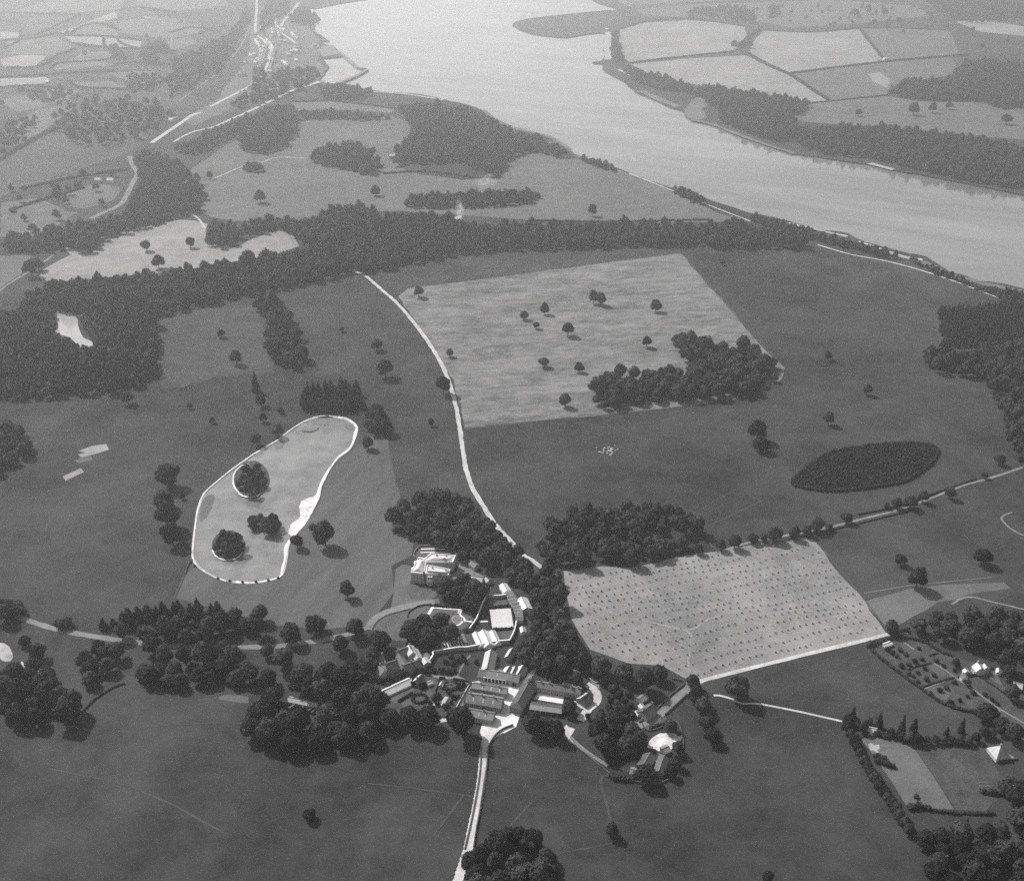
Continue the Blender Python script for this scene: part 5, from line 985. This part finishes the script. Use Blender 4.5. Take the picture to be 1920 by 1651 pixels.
# ================================================================== WOODS THAT READ AS ONE MASS
WL = lambda poly, sp, label, kinds='broad', holes=(), kit=MIDK, m=None, name="woodland", zt=6.0, df=(.8, 1.55), zf=(.85, 1.3): mass(name, scatter(poly, sp, holes, zt, inset=.2 * sp if sp < 20 else 0), sp, kit, kinds, m or M_wood, label, "wood", df=df, zf=zf)
WL([(-30, 600), (20, 588), (60, 552), (100, 540), (160, 545), (230, 540), (290, 570), (302, 640), (290, 700), (262, 718), (200, 730), (100, 738), (-30, 742)], 12, "great dark western wood around the ragged pale pond", kit=LOW, holes=([(130 + (x - 130) * 1.3, 617 + (y - 617) * 1.2 + 4) for x, y in POND], POND, [(x, y + 8) for x, y in POND], [(x, y + 16) for x, y in POND], [(145, 590), (160, 590), (180, 610), (208, 640), (205, 655), (185, 655), (172, 645), (160, 625)]))
mass("undergrowth", scatter([(147, 590), (160, 592), (185, 615), (206, 642), (200, 654), (178, 650), (160, 625)], 5, zt=0), 4, LOW, 'bush', M_wood, "lighter scrub beside the pale woodland pond", "scrub")
WL([(80, 530), (170, 528), (260, 520), (350, 505), (450, 490), (560, 474), (640, 450), (690, 425), (720, 408), (800, 405), (850, 410), (880, 425), (1000, 424), (1100, 424), (1200, 420), (1300, 425), (1400, 426), (1470, 440), (1520, 455), (1500, 463), (1400, 460), (1250, 457), (1100, 458), (980, 464), (880, 468), (800, 482), (720, 500), (660, 508), (600, 522), (520, 540), (440, 556), (360, 570), (290, 584), (220, 560), (120, 560)], 12, "long dark belt wood sweeping across the middle of the view", kit=LOW)
WL([(478, 568), (500, 560), (525, 562), (545, 590), (560, 630), (575, 665), (560, 684), (525, 684), (500, 660), (500, 610)], 12, "narrow strip clump hanging below the belt wood")
WL([(1098, 748), (1108, 722), (1160, 706), (1230, 698), (1300, 690), (1262, 650), (1258, 632), (1290, 630), (1330, 655), (1395, 652), (1445, 668), (1465, 690), (1460, 712), (1410, 732), (1340, 742), (1250, 745), (1180, 755), (1130, 764)], 12, "bent wood at the hay field's lower right side")
WL([(562, 772), (562, 738), (600, 730), (650, 724), (682, 738), (690, 765), (640, 770), (600, 772)], 8, "dark pinewood at the lake's top end", 'cone', m=M_wcon, df=(1.0, 1.3), zf=(1.0, 1.3), zt=3)
WL([(676, 800), (680, 772), (705, 762), (730, 772), (730, 800), (705, 812)], 11, "dense dark clump right of the lake's top end", m=M_wcon)
WL([(728, 975), (735, 948), (770, 928), (820, 918), (870, 932), (905, 955), (935, 985), (965, 1020), (990, 1050), (1015, 1068), (985, 1092), (940, 1075), (900, 1062), (870, 1050), (850, 1030), (815, 1015), (770, 1005)], 11, "rounded dark wood behind the great house")
WL([(960, 1082), (1000, 1062), (1040, 1068), (1052, 1085), (1058, 1130), (1072, 1180), (1088, 1215), (1092, 1245), (1075, 1262), (1040, 1262), (1000, 1255), (975, 1240), (965, 1222), (975, 1200), (988, 1170), (1000, 1140), (985, 1105)], 10.5, "dark belt wood between the kitchen garden and the corn field", holes=([(966, 1110), (998, 1114), (1000, 1140), (980, 1142)],))
WL([(1005, 1045), (1010, 1010), (1040, 975), (1090, 955), (1150, 948), (1230, 952), (1300, 965), (1322, 985), (1318, 998), (1250, 992), (1170, 998), (1130, 1010), (1200, 1012), (1290, 1012), (1340, 1025), (1300, 1032), (1245, 1042), (1180, 1058), (1120, 1050), (1060, 1060)], 10.5, "triangular dark wood above the corn field, with a narrow clearing")
WL([(1758, 580), (1850, 572), (1900, 560), (1960, 560), (1960, 640), (1860, 650), (1765, 650)], 6.5, "close-planted conifer block at the right edge", 'cone', m=M_wcon, df=(.9, 1.15), zf=(.9, 1.1), zt=3)
WL([(1725, 672), (1765, 660), (1850, 652), (1960, 635), (1960, 905), (1900, 855), (1888, 830), (1878, 780), (1850, 705), (1790, 700), (1750, 690)], 12, "tall mixed wood down the right edge")
mass("woodland", scatter([(1485, 903), (1512, 878), (1556, 850), (1620, 838), (1685, 832), (1735, 834), (1756, 842), (1752, 862), (1728, 884), (1695, 903), (1640, 914), (1570, 921), (1520, 918), (1492, 912)], 3.3, zt=0), 3.3, FAR, 'bush', M_wcon, "low dark young plantation shaped like a leaf", "plantation", zf=(.8, 1.4), df=(.9, 1.5))
hedge([(1485, 903), (1512, 878), (1556, 850), (1620, 838), (1685, 832), (1735, 834), (1757, 842), (1752, 862), (1728, 884), (1695, 903), (1640, 914), (1570, 921), (1520, 918), (1490, 911), (1485, 903)], 3.4, 3.2, "dark clipped hedge ringing the leaf-shaped plantation")
WL([(-30, 795), (20, 792), (58, 815), (66, 840), (50, 868), (-30, 888)], 11, "hazy dark clump at the left edge")
WL([(168, 1178), (200, 1165), (260, 1150), (320, 1138), (380, 1142), (420, 1142), (432, 1148), (400, 1160), (330, 1164), (290, 1168), (250, 1186), (190, 1182)], 7.0, "dark evergreen shrubbery belt left of the drive", 'cone', m=M_wcon, df=(1.1, 1.6), zf=(.7, 1.0), zt=2)
WL([(195, 1186), (230, 1176), (300, 1168), (385, 1172), (402, 1200), (330, 1204), (250, 1198)], 10.5, "round-topped trees on the drive side of the evergreen shrubbery")
WL([(1700, 1180), (1730, 1162), (1780, 1145), (1815, 1138), (1860, 1148), (1940, 1165), (1960, 1240), (1900, 1225), (1860, 1210), (1800, 1204), (1740, 1192)], 11, "dark wood above the right-hand fruit garden")
# beyond the park, hazy
K2 = ('broad', 'broad', 'broad', 'bush')
for poly, sp, l in (
 ([(382, 450), (390, 428), (410, 418), (440, 420), (455, 438), (440, 455), (410, 462)], 11, "round hazy copse on the pale rolling meadow"),
 ([(440, 425), (470, 418), (520, 412), (580, 415), (600, 405), (640, 390), (690, 385), (690, 400), (640, 420), (600, 445), (580, 460), (555, 440), (520, 425), (470, 435)], 13, "hazy trees joining the round copse to the belt wood"),
 ([(600, 420), (650, 400), (700, 395), (720, 408), (690, 425), (640, 450), (600, 462)], 12, "hazy spur of trees above the belt wood"),
 ([(755, 378), (770, 368), (850, 362), (940, 358), (1000, 360), (1015, 362), (1000, 376), (930, 382), (850, 386), (775, 386)], 9, "long narrow coppice in the riverside meadow"),
 ([(252, 300), (270, 288), (320, 298), (350, 318), (380, 345), (384, 372), (370, 395), (330, 400), (280, 400), (235, 400), (265, 345)], 12, "hazy wood beside the bent woodland track"),
 ([(-20, 465), (40, 440), (120, 430), (200, 415), (240, 400), (330, 400), (280, 420), (200, 442), (180, 468), (150, 474), (110, 460), (50, 470)], 13, "hazy wood along the top of the pale meadow"),
 ([(325, 280), (360, 262), (420, 238), (470, 220), (520, 200), (548, 205), (550, 215), (480, 225), (440, 250), (400, 270), (360, 288)], 13, "hazy belt beside the railway cutting"),
 ([(440, 262), (450, 230), (490, 215), (545, 205), (562, 220), (552, 255), (530, 275), (490, 285), (455, 278)], 13, "hazy oval wood on the riverside hill"),
 ([(578, 298), (590, 285), (640, 272), (690, 276), (712, 300), (715, 318), (690, 325), (640, 312), (600, 305)], 13, "hazy copse near the lone white cottage"),
 ([(745, 205), (790, 196), (840, 200), (890, 210), (930, 230), (955, 247), (985, 258), (1010, 262), (1040, 275), (1065, 290), (1040, 292), (1000, 280), (960, 290), (945, 318), (930, 330), (900, 318), (860, 300), (800, 305), (760, 300), (740, 310), (735, 280), (770, 260), (775, 235)], 13, "broad hazy wood along the near shore"),
 ([(455, 312), (475, 305), (496, 312), (490, 318), (465, 319)], 9, "small hazy clump on the pale path"),
 ([(562, 212), (600, 208), (650, 212), (700, 216), (740, 218), (700, 222), (620, 220), (565, 219)], 11, "thin line of hazy trees above the riverside hill"),
 ([(600, 165), (640, 160), (680, 168), (700, 175), (660, 185), (600, 180)], 13, "hazy trees above the harbour's lower pier"),
 ([(480, 120), (500, 145), (540, 130), (580, 130), (600, 145), (590, 165), (540, 175), (500, 190), (450, 200), (430, 195), (470, 170)], 26, "hazy trees below the harbour town"),
 ([(400, 100), (430, 60), (460, 20), (475, 30), (450, 70), (430, 110), (400, 150)], 22, "hazy wooded bank above the harbour town"),
 ([(500, -5), (545, 0), (545, 15), (520, 38), (490, 60), (488, 30)], 22, "hazy wood behind the harbour bay"),
 ([(573, 18), (592, 28), (600, 35), (580, 46), (545, 44), (540, 30), (555, 22)], 24, "hazy wooded headland in the harbour bay"),
 ([(1295, 172), (1310, 166), (1370, 168), (1440, 182), (1500, 192), (1518, 196), (1490, 215), (1496, 235), (1490, 262), (1440, 258), (1400, 245), (1350, 225), (1345, 205), (1320, 185)], 13, "close dark plantation on the far shore"),
 ([(1494, 270), (1495, 248), (1530, 240), (1600, 242), (1650, 240), (1720, 246), (1800, 258), (1860, 268), (1940, 285), (1940, 352), (1860, 342), (1770, 326), (1700, 308), (1640, 294), (1560, 288)], 13, "dark wooded bank along the far shore"),
 ([(1665, 168), (1700, 158), (1780, 150), (1810, 120), (1850, 118), (1920, 120), (1940, 190), (1880, 202), (1830, 185), (1760, 185), (1690, 180)], 15, "dark far wood with a pointed end on the far shore"),
 ([(1720, -10), (1800, -10), (1940, -5), (1940, 30), (1880, 38), (1820, 42), (1780, 32)], 22, "distant wood at the top right corner"),
 ([(1165, 128), (1210, 140), (1270, 155), (1300, 165), (1290, 172), (1240, 165), (1190, 150)], 15, "scrubby trees along the far shore track"),
 ([(1150, 62), (1158, 62), (1163, 100), (1168, 118), (1155, 122), (1150, 100)], 16, "line of far trees at the landing"),
 ([(1285, 22), (1330, 14), (1400, 12), (1420, 30), (1410, 45), (1380, 38), (1330, 32), (1295, 32)], 22, "far scrubby copse above the bright wheat field"),
 ([(1440, 12), (1462, 8), (1464, 28), (1448, 32)], 22, "small far copse right of the scrubby one"),
 ([(1090, 293), (1112, 298), (1130, 304), (1158, 312), (1155, 318), (1120, 310), (1092, 300)], 8, "dark shoreline thicket above the near strait bank"),
 ([(1262, 350), (1290, 354), (1320, 372), (1322, 380), (1295, 374), (1265, 358)], 9, "dark shoreline thicket by the shore road"),
 ([(1405, 402), (1440, 408), (1500, 424), (1550, 440), (1600, 450), (1650, 465), (1690, 480), (1660, 478), (1600, 462), (1540, 448), (1470, 430), (1410, 412)], 7, "low scrub along the near shore"),
 ([(1700, 478), (1760, 500), (1830, 530), (1880, 540), (1870, 548), (1820, 532), (1750, 506)], 6, "low scrub at the strait's right-hand bank"),
 ([(1855, 540), (1890, 545), (1930, 556), (1930, 575), (1880, 565)], 9, "dark trees where the shore road meets the right wood"),
 ([(200, 92), (225, 95), (235, 110), (215, 108)], 18, "small far copse on the left hillside"), ([(258, 102), (290, 108), (295, 120), (270, 115)], 18, "far copse beside the white farmhouse"), ([(270, 88), (300, 90), (320, 96), (290, 98)], 18, "far copse under the bright square field"),
 ([(30, 170), (80, 165), (140, 172), (130, 190), (80, 192)], 20, "far scrub on the left hillside"), ([(120, 200), (170, 188), (240, 185), (300, 195), (330, 215), (300, 240), (240, 262), (170, 270), (110, 262), (90, 230)], 26, "soft wood covering the middle of the dark hillside"), ([(330, 110), (380, 88), (420, 70), (432, 92), (405, 130), (360, 165), (320, 180), (310, 150)], 24, "soft wood on the slope left of the harbour town"), ([(-20, 250), (30, 225), (70, 215), (60, 245), (10, 290), (-20, 300)], 24, "soft wood at the left edge of the dark hillside"), ([(235, 140), (290, 138), (320, 150), (280, 170), (240, 168)], 20, "far wood on the dark hillside")):
    WL(poly, sp, l, K2, kit=FAR, df=(.5, .8) if sp >= 20 else (1.0, 1.5))
# scattered hedgerow trees over the far slopes: too many and faint to pick apart
pts = scatter([(-30, 250), (120, 180), (260, 140), (400, 60), (470, 0), (470, 60), (400, 150), (320, 235), (250, 290), (100, 340), (-30, 360)], 200, jit=.5) + [q for q in scatter([(-60, 90), (250, 10), (420, 10), (400, 60), (250, 140), (0, 200), (-60, 200)], 150, jit=.5) if rng.random() < .5] + scatter([(-30, 350), (100, 340), (250, 300), (240, 330), (200, 390), (60, 440), (-30, 440)], 60, jit=.5)
mass("woodland", pts, 14, FAR, K2, M_wood, "scattered far hedgerow trees on the hazy left hillside", "far trees")
pts = [q for q in scatter([(1250, 15), (1700, 5), (1900, 60), (1900, 110), (1800, 70), (1500, 50)], 70, jit=.5) if rng.random() < .35]
mass("woodland", pts, 14, FAR, K2, M_wood, "scattered far trees beyond the bright wheat fields", "far trees")

# ================================================================== HEDGES
for px, w, h, l in (
 ([(1627, 1213), (1659, 1241), (1695, 1268), (1729, 1293), (1761, 1315), (1789, 1327), (1831, 1338)], 2.6, 2.2, "long dark hedge between pasture and fruit garden"),
 ([(1862, 1350), (1890, 1364), (1925, 1384)], 2.4, 2.0, "hedge continuing the fruit garden's boundary to the right edge"),
 ([(1671, 1193), (1707, 1197.5), (1736, 1206), (1761, 1221), (1784, 1230)], 2.0, 2.0, "curved hedge along the fruit garden's top"), ([(1628, 1211), (1650, 1204), (1672, 1198)], 4.0, 3.0, "short thick hedge at the fruit garden's top corner"),
 ([(1730, 1288), (1760, 1278), (1790, 1270)], 1.4, 1.3, "low hedge across the fruit garden's middle"), ([(1702, 1256), (1725, 1248), (1746, 1243)], 1.3, 1.2, "low hedge across the fruit garden's upper half"), ([(1798, 1271), (1830, 1265), (1862, 1252)], 2.0, 1.8, "dark hedge below the gardener's cottage"), ([(1742, 1229), (1760, 1224)], 1.3, 1.2, "short low hedge near the fruit garden's top"), ([(1838, 1270), (1862, 1285), (1885, 1302)], 1.2, 1.1, "thin hedge down the fruit garden's right plots"), ([(1884, 1299), (1900, 1316), (1925, 1328)], 2.0, 1.6, "curved hedge at the fruit garden's right edge"),
 ([(1743, 1519), (1770, 1522), (1801, 1526)], 2.6, 2.2, "left half of the dark clipped hedge above the lower right wood"), ([(1806, 1525), (1840, 1526), (1868, 1526)], 2.4, 2.0, "right half of the dark clipped hedge above the lower right wood"), ([(1705, 1515), (1725, 1512), (1745, 1520)], 4.4, 4.0, "bushy hedge joining the hedgerow to the clipped hedge"),
 ([(1618, 1372), (1640, 1376), (1660, 1380)], 5.0, 3.8, "thick clipped hedge at the pale strip's top"), ([(1645, 1427), (1665, 1434), (1678, 1441)], 4.5, 3.5, "dark shrubby hedge jutting into the pale strip"), ([(1640, 1417), (1658, 1422)], 3.5, 2.5, "small shrubby hedge below the rubble heap"), ([(1888, 1468), (1925, 1466)], 3.0, 2.6, "short dark hedge at the right edge beside the allotment"), ([(1842, 1486), (1880, 1490), (1905, 1500)], 4.5, 3.5, "dark bushy hedge at the allotment's lower right"),
 ([(916, 1140), (935, 1138), (958, 1137)], 1.9, 2.4, "dark hedge above the tennis court"), ([(923, 1181), (945, 1180), (966, 1178)], 1.8, 2.2, "dark hedge below the tennis court"), ([(960, 1141), (963, 1158), (967, 1176)], 1.7, 2.0, "dark hedge right of the tennis court"), ([(912, 1142), (916, 1160), (920, 1178)], 1.4, 1.4, "dark hedge left of the tennis court"), ([(873, 1184), (882, 1178), (890, 1170), (893, 1164)], 3.6, 3.0, "thick dark yew hedge beside the kitchen garden's straight wall"), ([(812, 1136.5), (840, 1138.5), (868, 1140)], 1.4, 2.0, "dark hedge along the formal garden's top walk"),
 ([(1145, 1280), (1165, 1290), (1185, 1302)], 1.6, 1.8, "hedge in the garden left of the lane cottage"), ([(1178, 1300), (1190, 1290), (1197, 1284)], 1.5, 1.8, "hedge behind the lane cottage's garden"),
 ([(1145, 1455), (1165, 1462), (1190, 1462)], 5, 3.5, "bushy hedge along the saw yard's lower wall"), ([(1220, 1366), (1240, 1360), (1255, 1352)], 3.0, 2.4, "bushy hedge between the small paddock and the spoil heap"),
 ([(700, 1300), (735, 1290), (765, 1278), (784, 1270)], 1.2, 1.6, "dark hedge along the long white glasshouse"), ([(680, 1242), (700, 1228), (720, 1212)], 2.2, 2.2, "dark hedge between the belt and the farm cottages"), ([(155, 1335), (180, 1310), (215, 1288), (235, 1282)], 1.6, 1.4, "dark curved hedge at the lower left wood's pasture"),
 ([(1668, 1188), (1690, 1185), (1705, 1180)], 4.0, 3.0, "bushy hedge under the corn field's corner tree"), ([(1610, 965), (1680, 950), (1745, 928), (1830, 898)], 1.6, 1.6, "thin hedge along the climbing lane"), ([(1480, 1010), (1540, 998), (1600, 984), (1700, 960)], 1.2, 1.3, "thin hedge on the climbing lane's lower side")):
    hedge(px, w, h, l)
for px, w, l in (([(1182, 119), (1240, 111), (1300, 105), (1376, 97)], 6, "far dark hedge under the bright wheat field by the landing"), ([(1403, 101), (1440, 122), (1479, 139), (1520, 166), (1556, 190)], 7, "far dark hedge slanting down between wheat fields"), ([(1478, 139), (1560, 128), (1663, 116), (1740, 109), (1812, 104)], 7, "longest far dark hedge, under the bright quadrilateral field"), ([(1612, 55), (1635, 85), (1661, 116)], 7, "far dark hedge down the bright quadrilateral field's right side"), ([(1432, 57), (1510, 61), (1570, 58), (1612, 53), (1700, 54), (1770, 57)], 6, "far dark hedge along the wheat fields' top"), ([(1520, 194), (1590, 187), (1664, 179)], 5, "far dark hedge above the shore wood's pasture"), ([(1164, 54), (1210, 41), (1290, 36), (1396, 50)], 6, "far dark hedge along the landing wheat field's top"), ([(1400, 75), (1412, 64), (1424, 57)], 11, "thick far hedge between the two bright wheat fields"),
 ([(0, 25), (70, 26), (150, 28)], 9, "far hedge at the top left"), ([(95, 62), (130, 66), (146, 54), (182, 44), (225, 58)], 8, "far hedge round the rounded hillside field"), ([(216, 70), (232, 84), (262, 92)], 7, "short far hedge dropping from the rounded field"), ([(194, 70), (196, 88)], 7, "far hedge cutting the long pale strip field"), ([(300, 72), (306, 95), (330, 96)], 7, "far hedge beside the small sloping field"), ([(95, 130), (112, 119), (190, 114), (216, 106)], 7, "far hedge under the sloping middle field"), ([(215, 121), (260, 118), (318, 122)], 7, "far hedge right of the sloping middle field"), ([(130, 153), (150, 164), (238, 168)], 7, "far hedge under the thin pale field"), ([(38, 60), (36, 76), (10, 90), (0, 92)], 7, "far hedge beside the bright upper left pasture"), ([(0, 77), (60, 73), (100, 64)], 8, "far hedge under the bright upper left pasture"), ([(120, 67), (200, 69), (265, 76)], 8, "far hedge above the long pale strip field"), ([(138, 82), (200, 90), (262, 92), (320, 95)], 9, "far hedge below the long pale strip field"), ([(15, 128), (70, 126), (110, 104), (140, 92)], 8, "far hedge climbing from the left edge"), ([(0, 146), (60, 143), (130, 138), (220, 134)], 8, "far hedge above the bright left edge strip"), ([(0, 165), (60, 162), (120, 168)], 8, "far hedge below the bright left edge strip"), ([(70, 65), (115, 45), (150, 28)], 8, "far hedge beside the dark heath patch"), ([(318, 62), (360, 52), (398, 58)], 8, "far hedge right of the rounded field"), ([(225, 20), (262, 14), (330, 24)], 8, "far hedge near the top, left of the harbour"), ([(545, 192), (620, 190), (740, 204)], 5, "hazy hedge above the riverside hill"), ([(720, 326), (800, 322), (880, 332), (930, 334)], 5, "hazy hedge across the riverside meadow"), ([(0, 300), (60, 265), (130, 225)], 8, "far hedge down the dark hillside's left"), ([(40, 355), (130, 335), (240, 318)], 6, "far hedge above the bent woodland track"), ([(1000, 414), (1150, 416), (1330, 412)], 4, "thin hazy hedge behind the belt wood"), ([(20, 395), (90, 372), (160, 352)], 6, "far hedge below the left hillside path")):
    hedge(px, w * 1.35, w * .7, l, FAR, w * .8)

# ================================================================== STOOKS, SHEEP, SMOKE
def stook_mesh(seed):
    rg = random.Random(seed); mb = MB()
    for i in range(7):
        a = i * math.tau / 7 + rg.uniform(-.2, .2); bx, by = math.cos(a) * .75, math.sin(a) * .55; tx, ty = bx * .25 + rg.uniform(-.08, .08), by * .25; h = rg.uniform(1.35, 1.6)
        vs = []
        for z, r, k in ((0, .26, 0), (h * .62, .16, .62), (h, .30, 1)):
            cx, cy = bx + (tx - bx) * k, by + (ty - by) * k
            vs += [(cx + r * math.cos(q * math.tau / 5), cy + r * math.sin(q * math.tau / 5), z) for q in range(5)]
        fs = [(r_ * 5 + q, r_ * 5 + (q + 1) % 5, r_ * 5 + 5 + (q + 1) % 5, r_ * 5 + 5 + q) for r_ in range(2) for q in range(5)] + [(10, 11, 12, 13, 14)]
        mb.add(vs, fs)
    me = mb.mesh("corn_stook"); me.materials.append(M_straw); return me
STK = [stook_mesh(i) for i in range(4)]
e1, e2 = at(1312, 1274).to_2d(), at(1660, 1187).to_2d(); ux = (e2 - e1).normalized(); uy = Vector((-ux.y, ux.x)); cg = gpts(CORN); cc = sum(cg, Vector((0, 0))) / len(cg); cin = [cc + (p - cc) * .965 for p in cg]
spots = []
for j in range(-4, 28):
    off = rng.uniform(0, 6); yy = j * 9.4 + 4; i = 0; x = -190 + off
    while x < 230:
        w = 5 * math.sin(x * .018 + j * .25) + 2.2 * math.sin(x * .05 + j)
        p = e1 + ux * x + uy * (yy + w + rng.uniform(-.8, .8))
        if inside(p, cin) and rng.random() > .09: spots.append(p)
        x += rng.uniform(4.6, 6.8)
spots.sort(key=lambda p: p.y)
for p in spots[:300]:
    o = link("corn_stook", rng.choice(STK)); o.location = (p.x, p.y, .05); o.rotation_euler = (0, 0, rng.uniform(0, 6.28)); s = rng.uniform(.85, 1.2); o.scale = (s, s, s * 1.05)
    tag(o, "stook of corn sheaves standing in rows on the pale stubble", "stook", "stooks in the corn field")
if len(spots) > 300:
    V, F = [], []; n = 0
    for p in spots[300:]:
        me = STK[rng.randrange(4)]; a = rng.uniform(0, 6.28); s = rng.uniform(.85, 1.2)
        v = [(p.x + s * (q.co.x * math.cos(a) - q.co.y * math.sin(a)), p.y + s * (q.co.x * math.sin(a) + q.co.y * math.cos(a)), .05 + q.co.z * s) for q in me.vertices]
        V += v; F += [tuple(i + n for i in q.vertices) for q in me.polygons]; n += len(v)
    me = bpy.data.meshes.new("corn_stook"); me.from_pydata(V, [], F); me.update()
    tag(link("corn_stook", me, None, M_straw), "farther stooks filling the top of the corn field", "stooks", kind="stuff")
def sheep_mesh():
    mb = MB(); v, f = ICO[1]
    mb.add([(x * .62, y * .34, z * .36 + .72) for x, y, z in v], [tuple(q) for q in f]); mb.add([(x * .2 + .72, y * .14, z * .17 + .88) for x, y, z in v], [tuple(q) for q in f])
    for x in (-.35, .35):
        for y in (-.18, .18): mb.box((x, y, .22), (.1, .1, .44))
    me = mb.mesh("sheep"); me.materials.append(M_fleece); return me
SHP = sheep_mesh()
for i in range(34):
    x, y = rng.gauss(1142, 9), rng.gauss(845, 3.5); p = at(x, y)
    o = link("sheep", SHP); o.location = p; o.rotation_euler = (0, 0, rng.uniform(0, 6.28)); s = rng.uniform(1.15, 1.4); o.scale = (s, s, s)
    tag(o, "small white sheep grazing in the scattered flock below the hay field", "sheep", "flock in the park")
def smoke_mat(dens):
    sm = bpy.data.materials.new("smoke"); sm.use_nodes = True; n = sm.node_tree; n.nodes.clear()
    ou = n.nodes.new("ShaderNodeOutputMaterial"); v = n.nodes.new("ShaderNodeVolumePrincipled"); v.inputs["Color"].default_value = grey(.9); v.inputs["Anisotropy"].default_value = .2
    tc = n.nodes.new("ShaderNodeTexCoord"); no = n.nodes.new("ShaderNodeTexNoise"); no.inputs["Scale"].default_value = 2.2; no.inputs["Detail"].default_value = 3
    ln = n.nodes.new("ShaderNodeVectorMath"); ln.operation = 'LENGTH'; n.links.new(tc.outputs["Object"], ln.inputs[0]); n.links.new(tc.outputs["Object"], no.inputs["Vector"])
    m1 = n.nodes.new("ShaderNodeMapRange"); m1.inputs["From Min"].default_value = 1.0; m1.inputs["From Max"].default_value = .2; n.links.new(ln.outputs["Value"], m1.inputs["Value"])
    m2 = n.nodes.new("ShaderNodeMapRange"); m2.inputs["From Min"].default_value = .42; m2.inputs["From Max"].default_value = .75; n.links.new(no.outputs[0], m2.inputs["Value"])
    mm = n.nodes.new("ShaderNodeMath"); mm.operation = 'MULTIPLY'; n.links.new(m1.outputs[0], mm.inputs[0]); n.links.new(m2.outputs[0], mm.inputs[1])
    mx = n.nodes.new("ShaderNodeMath"); mx.operation = 'MULTIPLY'; n.links.new(mm.outputs[0], mx.inputs[0]); mx.inputs[1].default_value = dens; n.links.new(mx.outputs[0], v.inputs["Density"]); n.links.new(v.outputs[0], ou.inputs["Volume"])
    return sm
for (x, y, z), sc, dn, l in (((862, 394, 17), (9, 10, 21), .2, "puff of white bonfire smoke above the ash"), ((910, 341, 30), (24, 24, 14), .05, "thin smoke drifting over the long coppice")):
    mb = MB(); vv, ff = ICO[1]; mb.add([tuple(p) for p in vv], [tuple(q) for q in ff]); o = mb.build("smoke", smoke_mat(dn)); o.location = at(x, y, z); o.scale = sc; tag(o, l, "smoke", kind="stuff")
# ================================================================== AIR
hm = bpy.data.materials.new("haze"); hm.use_nodes = True; hn = hm.node_tree; hn.nodes.clear()
ho = hn.nodes.new("ShaderNodeOutputMaterial"); pv = hn.nodes.new("ShaderNodeVolumePrincipled")
pv.inputs["Color"].default_value = grey(.95); pv.inputs["Density"].default_value = HAZE; pv.inputs["Anisotropy"].default_value = 0.82
hn.links.new(pv.outputs[0], ho.inputs["Volume"])
hb = MB(); hb.box((0, 11500, (CAM_H + 14 - 7) / 2), (52000, 36000, CAM_H + 14 + 7))
tag(hb.build("haze", hm), "thin summer haze over the whole valley", "haze", kind="stuff")
